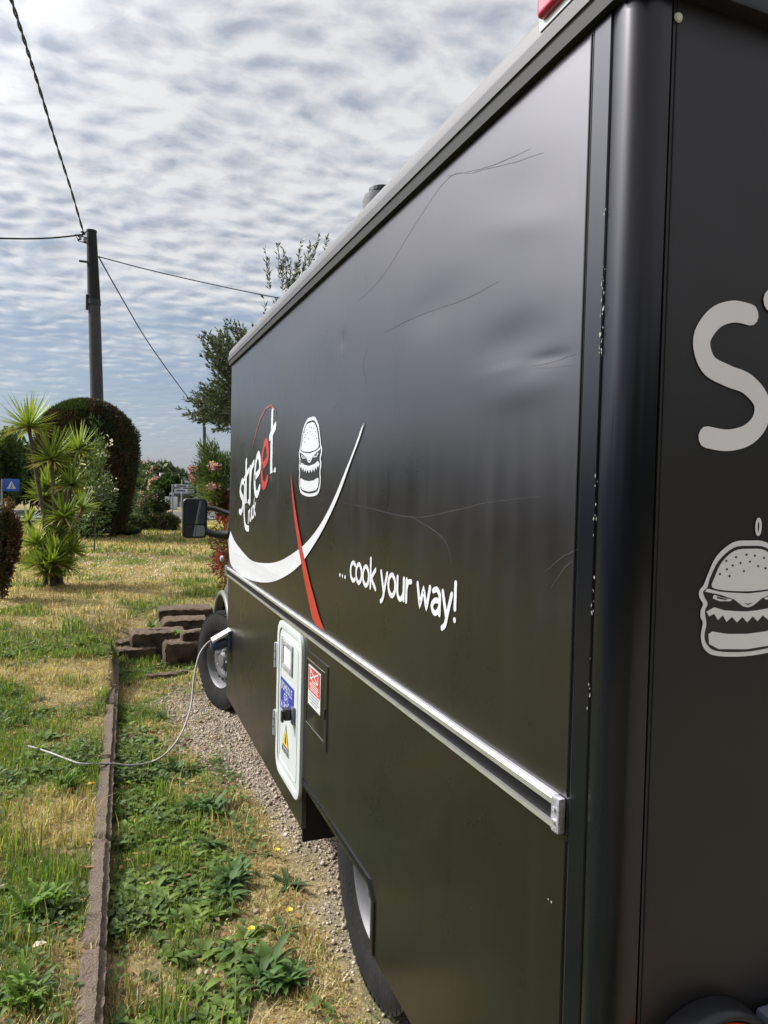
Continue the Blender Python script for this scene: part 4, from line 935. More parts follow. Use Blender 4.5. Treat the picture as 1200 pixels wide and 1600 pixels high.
# mirror: black shell with two glasses and an arm
mc = at(305, 810, 5.70); mw, mh = .093, .155
b = B(); b.prism([(mc.x+a, mc.z+c) for a, c in [(p[0], p[1]) for p in rrect(-mw, mw, -mh, mh, .035)]], lambda u, v, h: (u, 5.70+h, v), .075); ms = b.build('wing_mirror', Mblk, T, bevel=.012, seg=3)
ge = B().prism([(mc.x+a, mc.z+c) for a, c in rrect(-mw+.018, mw-.018, -mh*.28, mh-.018, .022)], lambda u, v, h: (u-.0, 5.694+h+(u-mc.x)*.05, v), .004); ge.build('mirror_glass', Mmirror, ms)
B().prism([(mc.x+a, mc.z+c) for a, c in rrect(-mw+.018, mw-.018, -mh+.016, -mh*.34, .02)], lambda u, v, h: (u, 5.694+h+(u-mc.x)*.05, v), .004).build('blind_spot_glass', Mmirror, ms)
ma = at(345, 838, 5.6)
b = B(); b.tube([(mc.x+mw*.6, 5.74, mc.z-mh*.6), (mc.x+mw+.06, 5.7, mc.z-mh*.8), (.90, 5.62, mc.z-mh*.8)], [.03, .028, .04], 10); b.tube([(mc.x+mw*.6, 5.74, mc.z+mh*.55), (mc.x+mw+.06, 5.72, mc.z+mh*.5), (.93, 5.62, mc.z+mh*.2)], .018, 10); b.build('mirror_arm', Mblk, ms, auto=50)
# wheels
def wheel(x, y, z, R, steer, w_=.21):
    ax = Vector((-math.cos(steer), -math.sin(steer), 0)); c = Vector((x, y, z))     # axis pointing outwards
    b = B(); rr_ = .195
    prof = [(rr_, -.085), (rr_+.01, -.10), (R-.04, -w_/2), (R-.012, -w_/2+.012), (R, -w_/2+.035), (R+.002, 0), (R, w_/2-.035), (R-.012, w_/2-.012), (R-.04, w_/2), (rr_+.03, w_/2-.004), (rr_+.01, w_/2-.018), (rr_, .085)]
    b.lathe(prof, c, ax, 64, True); ty = b.build('tyre', Mtyre, T, auto=35)
    # tread blocks: raised ribs round the circumference
    u = Vector((-ax.y, ax.x, 0)); up = Vector((0, 0, 1)); tb_ = B()
    for k in range(56):
        for (h0, h1, ph) in ((-.095, -.055, 0), (-.048, -.008, .5), (.008, .048, 0), (.055, .095, .5)):
            a0 = 2*math.pi*(k+ph+.08)/56; a1 = 2*math.pi*(k+ph+.84)/56
            V = []
            for r in (R-.004, R+.008):
                for a, h in ((a0, h0), (a1, h0), (a1, h1), (a0, h1)): V.append(c+ax*h+(u*math.cos(a)+up*math.sin(a))*(r-(.010 if abs(h) > .09 else 0)))
            tb_.add(V, [(0, 1, 2, 3), (4, 7, 6, 5), (0, 4, 5, 1), (1, 5, 6, 2), (2, 6, 7, 3), (3, 7, 4, 0)])
    tag(tb_.build('tread', Mtyre, ty), kind='stuff')
    b = B(); b.lathe([(.196, .088), (.188, .080), (.182, .062), (.172, .038), (.165, .035), (.155, .048), (.12, .062), (.095, .055), (.075, .045), (.06, .050), (.045, .075), (.0001, .078)], c, ax, 48); rm = b.build('rim', Mrim, T, auto=40, fix=False)
    for k in range(16):
        a = 2*math.pi*k/16; p = c+ax*.0605+(u*math.cos(a)+up*math.sin(a))*.138
        B().lathe([(.0001, .002), (.011, .002), (.0111, -.004)], p, ax, 8).build('rim_hole', Mdark, rm, fix=False)
    for k in range(5):
        a = 2*math.pi*k/5; p = c+ax*.05+(u*math.cos(a)+up*math.sin(a))*.072
        B().lathe([(.0001, .022), (.010, .020), (.011, 0)], p, ax, 6).build('wheel_nut', Mgalv, rm, fix=False)
wheel(.845, WY, WR+.005, WR, R_(18))
wheel(.885, 2.065, .36, .355, 0)
for y_, s_ in ((WY, 0), (2.115, 0)):
    b = B(); b.lathe([(.0001, -.1), (.345, -.1), (.345, .1), (.0001, .1)], (2.66, y_, .35), (1, 0, 0), 40); b.build('tyre', Mtyre, T, auto=35)
# roof marker lamp: white base and red lens at the rear corner
la = at(850, 64, 1.15)
ml = B().add([(SX-.022, 1.135, ZT+.060), (SX+.03, 1.135, ZT+.075), (SX+.03, 0.99, ZT+.075), (SX-.022, 0.99, ZT+.060), (SX-.020, 1.140, ZT+.125), (SX+.03, 1.140, ZT+.125), (SX+.03, 0.99, ZT+.125), (SX-.020, 0.99, ZT+.125)], [(0, 1, 2, 3), (4, 7, 6, 5), (0, 4, 5, 1), (1, 5, 6, 2), (2, 6, 7, 3), (3, 7, 4, 0)]).build('lamp_base', Mwhite2, T, bevel=.004)
B().box(SX-.036, SX+.02, 1.000, 1.125, ZT+.074, ZT+.140).build('marker_lens', Mredlens, T, bevel=.010, seg=3)
# chimney
va = B(); va.lathe([(.066, ZT), (.066, 2.74), (.070, 2.77), (.062, 2.80), (.045, 2.80), (.045, 2.70), (.0001, 2.70)], (1.03, 2.78, 0), (0, 0, 1), 28); va.build('roof_vent_pipe', mat('weathered_vent_metal', (.09, .09, .10), .7, var=.4, vs=30), T, auto=45)
B().lathe([(.045, 2.795), (.060, 2.81), (.06, 2.825), (.0001, 2.83)], (1.045, 2.78, 0), (0, 0, 1), 20).build('vent_cap', Mblk, T, fix=False)
# rear lamp cluster low on the rear wall
lp = at(1118, 1715, RY-.03)
tl = B(); tl.lathe([(.148, 0), (.147, .030), (.142, .042), (.136, .044), (.133, .035), (.0001, .035)], (lp.x-.005, RY+.0, lp.z), (0, -1, 0), 40); tl = tl.build('tail_lamp', Mblk, T, auto=50, fix=False)
B().lathe([(.131, .040), (.129, .058), (.11, .072), (.0001, .080)], (lp.x-.005, RY, lp.z), (0, -1, 0), 32).build('tail_lens', Morange, tl, auto=60, fix=False)
lq = at(1252, 1612, RY-.07)
B().box(lq.x-.028, lq.x+.12, RY-.07, RY-.004, lq.z-.08, lq.z+.002).build('bumper_corner', mat('grey_bumper', (.13, .14, .18), .3), T, bevel=.006)
# ------------------------------------------------------------------ power cable
sk = Vector((SX-.115, INY, INZ-.05))
cpts = [tuple(sk)]
cpts += [tuple(at(328, 1002, 4.53)), tuple(at(312, 1022, 4.48)), tuple(at(303, 1060, 4.40)), tuple(at(298, 1105, 4.28)), tuple(at(284, 1145, 4.15)), tuple(at(262, 1175, 4.0)), (*gr(238, 1190, .06), .06), (*gr(205, 1196, .065), .065), (*gr(178, 1195, .09), .095), (*gr(150, 1195, .118), .122), (*gr(125, 1193, .135), .135), (*gr(104, 1186, .14), .14), (*gr(75, 1175, .135), .135), (*gr(45, 1166, .10), .10), (*gr(30, 1160, .08), .06)]
cs = crom(cpts, 7)
tag(B().tube(cs, .0058, 8).build('power_cable', mat('grey_cable', (.28, .27, .26), .5), None, auto=60), 'grey power cable hanging from the truck inlet and running across the kerb into the grass', 'cable')
# ------------------------------------------------------------------ vegetation builders
def cards(name, pts, nrm, L, Wd, cols, m, parent, label=None, cat=None, droop=0.0):
    """diamond shaped folded leaves: n points, direction vectors"""
    n = len(pts); d = nrm/np.linalg.norm(nrm, axis=1, keepdims=True)
    r = RNG.normal(size=(n, 3)); s = np.cross(d, r); s /= np.linalg.norm(s, axis=1, keepdims=True); q = np.cross(d, s)
    L = np.asarray(L).reshape(-1, 1)*np.ones((n, 1)); Wd = np.asarray(Wd).reshape(-1, 1)*np.ones((n, 1))
    V = np.empty((n, 4, 3)); V[:, 0] = pts; V[:, 1] = pts+d*L*.5+s*Wd*.5+q*Wd*.12; V[:, 2] = pts+d*L; V[:, 3] = pts+d*L*.5-s*Wd*.5+q*Wd*.12
    b = np.arange(n)[:, None]*4; F = np.concatenate([b+[0, 1, 2], b+[0, 2, 3]], 0)
    o = np_mesh(name, V.reshape(-1, 3), F, m, np.repeat(cols, 4, 0), parent=parent)
    if label: tag(o, label, cat)
    return o
Mleaf = leafmat('tree_leaf', .30, .5); Mconi = leafmat('conifer_leaf', .12, .7); Molive = leafmat('olive_leaf', .2, .45)
Mbark = mat('bark', (.10, .08, .06), .9, var=.4, vs=20, bump=.6, bs=50)
def rand_dir(n): v = RNG.normal(size=(n, 3)); return v/np.linalg.norm(v, axis=1, keepdims=True)
def clumped(n, c, rad, nc, cr, shell=.6):
    """points in nc clumps spread over an ellipsoid; returns points, outward dirs, clump index"""
    cd = rand_dir(nc); cr_ = (shell+(1-shell)*RNG.random(nc))[:, None]
    cc = np.array(c)+cd*cr_*np.array(rad); k = RNG.integers(0, nc, n)
    off = rand_dir(n)*(RNG.random(n)**(1/2.2))[:, None]*cr
    return cc[k]+off, cd[k]+off/np.max(np.abs(cr))*.6, k
def tree(name, base, c, rad, n, nc, cr, leafL, leafW, pal, label, cat, m=None, trunk=True, up=.2, shell=.6, tr=.06, hang=0, group=None):
    e = empty(name, base, label, cat, group); P, D, k = clumped(n, c, rad, nc, cr, shell)
    keep = P[:, 2] > base[2]+.02; P, D, k = P[keep], D[keep], k[keep]; n = len(P)
    D = D+RNG.normal(size=(n, 3))*.6; D[:, 2] += up-hang
    pal = np.array(pal); tone = RNG.integers(0, len(pal), nc)[k]; mixx = np.where(RNG.random(n) < .35, RNG.integers(0, len(pal), n), tone)
    cols = pal[mixx]*RNG.uniform(.7, 1.3, (n, 1))
    cards('crown', P, D, leafL*RNG.uniform(.6, 1.2, n), leafW*RNG.uniform(.7, 1.2, n), cols, m or Mleaf, e)
    if trunk:
        b = B(); bx, by, bz = base; top = Vector(c)
        k1 = Vector((bx+(top.x-bx)*.3+.02, by, bz+(top.z-bz)*.45)); b.tube([(bx, by, bz-.05), tuple(k1), tuple(top)], [tr, tr*.8, tr*.4], 9)
        for _ in range(9):
            d = Vector(rand_dir(1)[0]); d.z = abs(d.z)*.5+.1; s0 = k1.lerp(top, random.uniform(.05, .92))
            t1 = Vector((c[0]+d.x*rad[0]*.8, c[1]+d.y*rad[1]*.8, c[2]+d.z*rad[2]*.7)); b.tube([s0, s0.lerp(t1, .5)+Vector((0, 0, .05)), t1], [tr*.4, tr*.28, tr*.1], 6)
        tag(b.build('trunk', Mbark, e, auto=60))
    return e
# yucca clump
def yucca():
    e = empty('yucca', (-.62, 9.3, ZL), 'multi stemmed yucca with spiky green rosettes on thin trunks, left of the lawn', 'yucca')
    heads = [(45, 668, .62, 60, 9.2), (80, 718, .55, 64, 9.1), (123, 703, .46, 50, 9.5), (112, 758, .46, 52, 9.0), (68, 778, .46, 44, 9.5), (100, 808, .46, 46, 9.1), (128, 795, .40, 40, 9.6), (57, 850, .45, 50, 9.2), (82, 880, .5, 60, 8.95), (112, 862, .45, 50, 9.3), (95, 830, .4, 40, 9.2), (75, 893, .5, 60, 9.0), (102, 886, .45, 44, 9.2), (58, 882, .45, 44, 9.3), (88, 860, .5, 50, 9.1), (45, 815, .3, 26, 9.7), (75, 760, .40, 40, 9.6)]
    base = Vector((-.60, 9.3, ZL))
    trunks = B()
    for i, (px, py, L, n, Y) in enumerate(heads):
        h = at(px, py, Y); h = Vector(h)
        n = int(n*2.0); el = np.arccos(RNG.uniform(-.35, 1, n)); a = RNG.uniform(0, 6.283, n)
        elev = np.pi/2-el; Ls = L*.78*RNG.uniform(.8, 1.1, n)*(.85+.3*np.maximum(0, np.sin(elev)))
        base_ = np.tile(np.array(h), (n, 1)); rise = np.tan(np.clip(elev, -.5, 1.35)); hor = np.cos(np.clip(elev, -.5, 1.35))
        tone = RNG.random((n, 1)); c = (np.array([.10, .17, .025])*(1-tone)+np.array([.32, .40, .07])*tone)
        low = (elev < -.1)[:, None]; c = np.where(low & (RNG.random((n, 1)) < .5), np.array([.30, .24, .10]), c)
        V1, F1, C1 = leaf_strip(n, base_, a, Ls*hor, np.ones(n)*.024, rise, np.clip(.15/np.maximum(hor, .3), 0, .5)*RNG.uniform(0, 1, n), c, st=5, fold=.5)
        # keep strip width constant for steep leaves
        tag(np_mesh('leaf_rosette', V1, F1, Mleaf, C1, parent=e), kind='stuff')
        if py < 840:
            p0 = base+Vector((random.uniform(-.12, .12), random.uniform(-.1, .1), 0)); mid = p0.lerp(h, .45)+Vector(((h.x-base.x)*-.18, 0, 0))
            B().tube([p0, mid, h], [.038, .026, .022], 8).build('trunk', Myt, e, auto=60)
Myt = mat('yucca_trunk', (.12, .10, .08), .9, var=.3, vs=30, bump=.8, bs=60)
yucca()
# rounded topiary conifer: dense fine foliage on a hidden core
def topiary():
    Y = 17.5; c0 = at(137, 735, Y); e = empty('topiary_bush', (c0.x, Y, ZL), 'tall rounded clipped dark conifer bush in front of the utility pole', 'bush')
    n = 70000; rx, ry, zt, zb = 1.02, .95, at(137, 626, Y).z, ZL+.10
    u = RNG.random(n)**.75; z = zb+(zt-zb)*u; a = RNG.uniform(0, 6.283, n)
    t = (z-zb)/(zt-zb); r = np.where(t < .62, .74+.26*np.sin(t/.62*np.pi/2), np.sqrt(np.clip(1-((t-.62)/.38)**2.3, 0, 1)))
    r *= 1+.10*(fbm(a*1.5, z, 2.2, 91)-.5)*2+.06*(fbm(a*5, z*3, 2.5, 92)-.5)*2
    lean = .0
    rr_ = r*(1.05-.20*RNG.random(n)**1.1); P = np.stack([c0.x+np.cos(a)*rr_*rx, Y+np.sin(a)*rr_*ry, z], -1)
    D = np.stack([np.cos(a), np.sin(a), .9*np.ones(n)], -1)+RNG.normal(size=(n, 3))*.45
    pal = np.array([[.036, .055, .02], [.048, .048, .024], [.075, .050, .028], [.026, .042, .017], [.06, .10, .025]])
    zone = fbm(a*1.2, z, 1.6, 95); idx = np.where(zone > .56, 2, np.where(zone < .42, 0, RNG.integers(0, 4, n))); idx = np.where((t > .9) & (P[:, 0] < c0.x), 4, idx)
    cards('crown', P, D, .075*RNG.uniform(.5, 1.4, n), .022, pal[idx]*RNG.uniform(.6, 1.3, (n, 1)), Mconi, e)
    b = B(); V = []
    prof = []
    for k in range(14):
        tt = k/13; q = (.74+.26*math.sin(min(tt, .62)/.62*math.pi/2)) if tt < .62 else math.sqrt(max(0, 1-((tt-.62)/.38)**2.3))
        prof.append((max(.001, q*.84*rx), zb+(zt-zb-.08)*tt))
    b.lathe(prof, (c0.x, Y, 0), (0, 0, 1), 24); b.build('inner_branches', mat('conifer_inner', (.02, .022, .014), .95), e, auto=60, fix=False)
    B().tube([(c0.x, Y, ZL-.05), (c0.x, Y, ZL+.6)], .12, 8).build('trunk', Mbark, e)
topiary()
# olive tree behind the truck
def olive():
    tw = B(); e = empty('olive_tree', (1.95, 8.7, ZL), 'olive tree with thin grey green leaves rising behind the truck roof', 'tree')
    b = B(); b.tube([(1.95, 8.7, ZL-.05), (1.90, 8.65, 1.4), (1.98, 8.7, 2.3)], [.14, .11, .08], 10)
    V = []; Pn = []; Dn = []
    tgt = []
    for px, py, k in [(305, 635, 16), (325, 600, 20), (340, 565, 18), (330, 535, 18), (345, 520, 18), (370, 515, 14), (320, 625, 18), (350, 640, 18), (340, 610, 20), (350, 580, 18), (318, 650, 12), (340, 660, 14), (390, 520, 8), (322, 545, 12), (350, 545, 16), (312, 612, 12),
                      (470, 425, 6), (455, 415, 5), (440, 400, 4), (490, 400, 5), (510, 380, 3), (478, 385, 3), (450, 450, 5), (520, 420, 5), (430, 470, 4), (560, 460, 5), (600, 480, 5), (540, 520, 6), (480, 560, 6), (430, 560, 7), (400, 600, 6)]:
        for _ in range(k): tgt.append(np.array(at(px+random.gauss(0, 9), py+random.gauss(0, 9), 8.5+random.uniform(-.7, .7))))
    for _ in range(220):
        d = rand_dir(1)[0]; tgt.append(np.array([2.3, 9.1, 3.1])+d*np.array([1.0, 1.0, .9])*random.uniform(.4, 1))
    root = Vector((1.95, 8.7, 2.2))
    for t in tgt:
        t = Vector(t); o = root.lerp(t, .55)+Vector((random.gauss(0, .06), random.gauss(0, .06), .05)); s = (t-o); s = s.normalized()*min(s.length, .35); s0 = t-s
        tw.tube([s0, t-s*.4+Vector((0, 0, .01)), t], [.003, .002, .0012], 4)
        m_ = random.randint(26, 40)
        for k in range(m_):
            f = random.random(); Pn.append(tuple(s0.lerp(t, f))); dd_ = s.normalized()+Vector(rand_dir(1)[0])*.9; dd_.z += .15; Dn.append(tuple(dd_))
    for k in range(22):
        t = Vector(tgt[k*9 % len(tgt)]); b.tube([root, root.lerp(t, .5)+Vector((0, 0, .06)), root.lerp(t, .85)], [.035, .02, .006], 6)
    b.build('trunk', Mbark, e, auto=60); tag(tw.build('twigs', Mbark, e), kind='stuff')
    n = len(Pn); pal = np.array([[.05, .07, .035], [.08, .105, .06], [.035, .05, .028], [.14, .16, .12]])
    cards('crown', np.array(Pn), np.array(Dn), .066*RNG.uniform(.6, 1.2, n), .017*RNG.uniform(.8, 1.2, n), pal[RNG.integers(0, 4, n)]*RNG.uniform(.8, 1.2, (n, 1)), Molive, e)
olive()
GRN = [[.05, .09, .025], [.08, .13, .035], [.035, .065, .02], [.11, .16, .05]]
def flowers(e, P, cols, s=.03):
    n = len(P); cards('blossoms', P, rand_dir(n), s*RNG.uniform(.6, 1.3, n), s*.8, np.array(cols)[RNG.integers(0, len(cols), n)], Mleaf, e)
def oleander(px, pyt, pyb, Y, wpx, lab, fcol, n=5000, fn=500, name='oleander'):
    c = at(px, (pyt+pyb)/2, Y); h = (at(px, pyt, Y).z-at(px, pyb, Y).z)/2; rx = wpx/FPX*Y/2
    zb = max(ZL, at(px, pyb, Y).z)
    e = tree(name, (c.x, Y, ZL), tuple(c), (rx, rx, h), n, 34, (rx*.34, rx*.34, h*.28), .10, .016, GRN, lab, 'shrub', up=.6, shell=.35, tr=.013)
    P, D, k = clumped(fn, (c.x, Y, c.z+h*.25), (rx*1.0, rx*1.0, h*.85), 16, (.10, .10, .08), .8)
    flowers(e, P, fcol, .045); return e
PINK = [[.48, .27, .29], [.58, .38, .38], [.38, .16, .19]]
oleander(350, 692, 830, 11.5, 104, 'oleander shrub with pink flowers between the wing mirror and the truck box', PINK, 9000, 1500)
oleander(222, 712, 820, 20, 46, 'slender airy oleander with a few pink flowers right of the rounded bush', PINK, 2200, 260)
oleander(148, 662, 860, 13.5, 66, 'oleander with white flowers standing behind the yucca', [[.75, .72, .62], [.6, .58, .5]], 2600, 130)
# red leaved photinia beside the cab
pc_ = at(352, 850, 8.2)
tree('photinia', (1.32, 8.25, ZL), (1.42, 8.3, .80), (.24, .30, .50), 6000, 26, (.12, .12, .14), .05, .016, [[.22, .04, .03], [.16, .035, .025], [.32, .10, .06], [.08, .07, .03], [.20, .06, .045]], 'red leaved shrub growing between the lawn and the truck cab', 'shrub', shell=.4, tr=.02)
tree('photinia', (1.8, 11.6, ZL), (1.86, 11.4, 1.30), (.30, .30, .22), 2000, 12, (.16, .16, .14), .07, .03, [[.40, .06, .05], [.30, .05, .04], [.14, .09, .04]], 'red topped shrub under the pink oleander, behind the mirror', 'shrub', shell=.4, tr=.02)
def shrub(px, py, pyb, wpx, Y, lab, pal, n=4000, nc=26, L=.09, W_l=.05, cat='shrub', name='shrub', tr=.03, group=None, shell=.5):
    t = at(px, py, Y); b_ = at(px, pyb, Y); rx = wpx/FPX*Y/2*.85; h = (t.z-b_.z)/2; c = at(px, (py+pyb)/2, Y)
    return tree(name, (c.x, Y, min(ZL, b_.z)), tuple(c), (rx, rx, h*.85), n, nc, (rx*.35, rx*.35, h*.35), L, W_l, pal, lab, cat, shell=shell, tr=tr, group=group)
shrub(238, 765, 822, 46, 20.5, 'dark reddish green rounded shrub on a short stem right of the tall bush', [[.035, .055, .022], [.06, .05, .03], [.09, .07, .035], [.05, .08, .03]], 6000, 30, .09, .05)
for px, w_, lab in [(222, 34, 'low broad leaved bedding plant, leftmost of the row in front of the small shrub'), (243, 32, 'low broad leaved bedding plant under the dark rounded shrub'), (262, 30, 'low broad leaved bedding plant, right end of the row beside the white gate')]:
    shrub(px, 806, 826, w_, 20, lab, [[.10, .13, .07], [.16, .17, .10], [.06, .09, .04], [.22, .20, .13]], 1500, 14, .16, .12, 'plant', 'bedding_plant', .02, 'low bedding plants along the end of the lawn')
shrub(194, 824, 838, 44, 18, 'flat low green plant at the foot of the tall rounded bush', [[.05, .08, .025], [.09, .12, .04]], 1800, 14, .09, .05, 'plant', 'bedding_plant', .02)
shrub(200, 765, 830, 40, 23, 'light green loose shrub behind the slender oleander', [[.09, .13, .04], [.13, .17, .06], [.06, .09, .03]], 4500, 24, .10, .05)
shrub(2, 775, 925, 48, 8.4, 'brown and green dense bush cut off by the left edge of the photo', [[.10, .06, .035], [.06, .06, .025], [.16, .09, .045], [.04, .07, .02]], 12000, 40, .045, .02, name='hedge_bush', shell=.6)
for px, py, pyb, w_, Y, lab, pal in [(-8, 668, 800, 90, 30, 'olive green tree at the far left edge behind the yucca', [[.08, .12, .03], [.12, .16, .04], [.05, .08, .025]]), (50, 690, 800, 90, 32, 'dark green tree between the yucca and the rounded bush', [[.035, .06, .02], [.055, .08, .03]])]:
    shrub(px, py, pyb, w_, Y, lab, pal, 9000, 40, .18, .10, 'tree', 'garden_tree', .1)
# stone pine, two other far trees
def farpine(px, pyt, pyb, wpx, Y, lab):
    c = at(px, (pyt+pyb)/2, Y); rx = wpx/FPX*Y/2; h = (at(px, pyt, Y).z-at(px, pyb, Y).z)/2
    return tree('stone_pine', (c.x, Y, ZL), tuple(c), (rx, rx, h), 14000, 60, (rx*.22, rx*.22, h*.35), .45, .22, [[.03, .055, .022], [.045, .075, .028], [.06, .09, .035]], lab, 'tree', tr=.35, shell=.5)
farpine(268, 748, 790, 56, 55, 'dome shaped dark green stone pine behind the road signs')
shrub(312, 757, 800, 36, 60, 'bright green far tree right of the road signs', [[.08, .12, .03], [.12, .17, .04]], 5000, 26, .4, .22, 'tree', 'far_tree', .2)
shrub(345, 752, 805, 50, 70, 'dark far tree behind the pink oleander', [[.04, .06, .02], [.06, .09, .03]], 5000, 26, .4, .22, 'tree', 'far_tree', .2)
shrub(225, 780, 812, 70, 45, 'mid green far tree behind the dark rounded shrub', [[.06, .09, .03], [.09, .12, .04]], 6000, 26, .3, .16, 'tree', 'far_tree', .2)
# tree belts: far horizon, the hedge along the garden's left boundary (mirrored in the truck side) and an added unseen one behind the viewer
def belt(name, P0, P1, hgt, thick, n, L, lab, pal, z0=0.0, amp=.35):
    t = RNG.random(n); x = P0[0]+(P1[0]-P0[0])*t; y = P0[1]+(P1[1]-P0[1])*t; ln = math.hypot(P1[0]-P0[0], P1[1]-P0[1])
    nx, ny = -(P1[1]-P0[1])/ln, (P1[0]-P0[0])/ln; s = RNG.uniform(-1, 1, n)
    top = hgt*(1-amp*.5+amp*(fbm(t*ln/hgt*1.2, t*0, 1.0, 101)-.5)*2+amp*.3*(fbm(t*ln/hgt*6, t*0, 1.0, 102)-.5)*2)
    u = RNG.random(n); z = top*np.where(RNG.random(n) < .4, 1-.12*u, u)
    th = thick*np.sqrt(np.clip(1-(z/np.maximum(top, .1))**3, .02, 1))
    P = np.stack([x+nx*s*th, y+ny*s*th, z+z0], -1); pal = np.array(pal)
    idx = (fbm(t*ln*.6, z*1.2, 1.0, 103)*len(pal)*1.2).astype(int).clip(0, len(pal)-1)
    o = cards(name, P, rand_dir(n)+np.array([0, 0, .3]), L*RNG.uniform(.6, 1.3, n), L*.6, pal[idx]*RNG.uniform(.7, 1.3, (n, 1)), Mconi, None); tag(o, lab, 'hedge', kind='stuff')
    # woody interior
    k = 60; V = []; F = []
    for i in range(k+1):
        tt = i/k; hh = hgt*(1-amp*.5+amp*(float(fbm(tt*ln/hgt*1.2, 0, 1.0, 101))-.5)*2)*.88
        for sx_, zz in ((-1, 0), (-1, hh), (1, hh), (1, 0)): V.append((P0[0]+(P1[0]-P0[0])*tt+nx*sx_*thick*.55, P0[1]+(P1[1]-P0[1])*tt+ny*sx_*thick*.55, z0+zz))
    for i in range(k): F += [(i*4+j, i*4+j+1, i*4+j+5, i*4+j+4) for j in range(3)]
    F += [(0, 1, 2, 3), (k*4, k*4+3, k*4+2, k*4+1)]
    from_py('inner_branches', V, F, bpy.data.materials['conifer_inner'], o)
DG = [[.03, .05, .02], [.045, .07, .025], [.06, .085, .03]]
belt('boundary_hedge', (-6, -10), (-6.6, 27), 2.75, .7, 40000, .16, 'long dark hedge along the left boundary of the garden', DG)
belt('rear_blocker_belt', (-14, -9), (16, -9), 4.4, 1.6, 26000, .35, 'unseen dark trees added behind the viewer to darken the truck rear', DG)  # out of view, added to block sky from the rear panel's reflection
belt('horizon_tree_belt', (-120, 130), (150, 130), 5.0, 6, 40000, 1.4, 'low far tree line along the horizon', [[.05, .075, .035], [.07, .10, .045], [.045, .065, .03]], amp=.6)
belt('side_tree_belt', (10, -20), (24, 60), 6, 2, 24000, .5, 'dark trees on the far side of the truck', DG)
# ------------------------------------------------------------------ poles and wires
Mconc = mat('concrete_pole', (.055, .055, .06), .85, var=.2, vs=8, bump=.2, bs=40)
Mpoled = mat('dark_pole_sleeve', (.012, .012, .014), .85, var=.2, vs=8)
pt = at(143, 362, 19); pb = at(156, 838, 19)
pole = empty('utility_pole', (pb.x, 19, ZL), 'tall dark utility pole with wires, rising behind the rounded bush', 'pole')
ps = at(147, 470, 19)
B().tube([(pb.x+.02, 19, ZL-.1), tuple(ps)], [.172, .140], 16).build('pole_shaft', Mconc, pole, auto=60)
B().tube([(ps.x, 19, ps.z-.02), tuple(pt)], [.150, .115], 16).build('pole_sleeve', Mpoled, pole, auto=60)
B().tube([(ps.x-.001, 19, ps.z-.10), (ps.x, 19, ps.z+.02)], .160, 16).build('pole_collar', Mblk, pole, auto=60)
B().tube([(ps.x-.16, 18.95, ps.z-.25), (ps.x-.16, 18.95, ps.z+.12)], .03, 8).build('conduit', Mblk, pole, auto=60)
B().tube([(pt.x, 19, pt.z-.01), (pt.x, 19, pt.z+.03)], .125, 16).build('pole_cap', Mblk, pole)
B().box(pt.x-.27, pt.x, 18.93, 18.99, at(143, 411, 19).z-.02, at(143, 411, 19).z+.02).build('bracket', Mblk, pole)
for dx_, dz_ in ((-.20, -.10), (-.26, -.22), (-.14, -.26)):
    B().lathe([(.02, -.05), (.05, -.03), (.03, 0), (.05, .03), (.02, .06)], (pt.x+dx_, 18.9, pt.z+dz_), (0, 0, 1), 12).build('insulator', mat('insulator_grey', (.25, .25, .25), .4), pole, auto=60)
b = B(); b.tube([(pt.x-.12, 18.9, pt.z-.05), (pt.x-.30, 18.88, pt.z-.30), (pt.x-.05, 18.88, pt.z-.34)], .018, 5); b.tube([(pt.x-.05, 18.9, pt.z-.2), (pt.x-.36, 18.88, pt.z-.16), (pt.x-.28, 18.88, pt.z-.3)], .014, 5); b.build('cable_loops', Mblk, pole)
def wire(P, r, lab, twist=0):
    Q = crom(P, 12)
    if twist:
        b = B()
        for ph in (0, math.pi):
            pts = []
            for i, q in enumerate(Q): a = i*.9+ph; pts.append(q+Vector((math.cos(a), 0, math.sin(a)))*twist)
            b.tube(pts, r, 6)
    else: b = B().tube(Q, r, 6)
    tag(b.build('overhead_wire', Mwire, None, auto=60), lab, 'wire')
Mwire = mat('black_wire', (.02, .02, .02), .6)
# the twisted service line comes overhead towards the viewer
def wp(px, py, Y): return tuple(at(px, py, Y))
wire([wp(131, 366, 18.9), wp(112, 300, 17.0), wp(88, 225, 14.8), wp(62, 140, 12.6), wp(40, 70, 11.0), wp(16, -5, 9.4), wp(-15, -110, 7.6)], .013, 'twisted black cable running from the pole top up over the viewer', .014)
wire([wp(133, 366, 18.9), wp(90, 371, 18.7), wp(40, 373, 18.5), wp(-60, 371, 18.0)], .02, 'thick black wire leaving the pole top to the left edge')
wire([wp(154, 401, 19), wp(230, 421, 19.5), wp(330, 444, 20), wp(438, 466, 20.5), wp(560, 485, 21)], .013, 'thin wire from the pole sloping gently right to the olive tree')
p2 = at(319, 648, 33)
wire([wp(154, 401, 19), wp(190, 465, 21), wp(235, 540, 24.5), wp(290, 616, 30), wp(319, 650, 33)], .018, 'thin wire dropping steeply from the pole to the far roadside pole')
wire([wp(200, 736, 60), wp(270, 739, 60), wp(360, 741, 60)], .04, 'faint far wire crossing the sky above the road signs')
fp = empty('roadside_pole', (p2.x, 33, ZL), 'thin grey roadside pole beside the pink oleander', 'pole'); pbb = at(321, 780, 33)
B().tube([(pbb.x, 33, ZL-.1), tuple(p2)], [.10, .065], 10).build('pole_shaft', Mconc, fp, auto=60); B().tube([(p2.x, 33, p2.z), (p2.x, 33, p2.z+.1)], .08, 10).build('pole_cap', Mblk, fp)
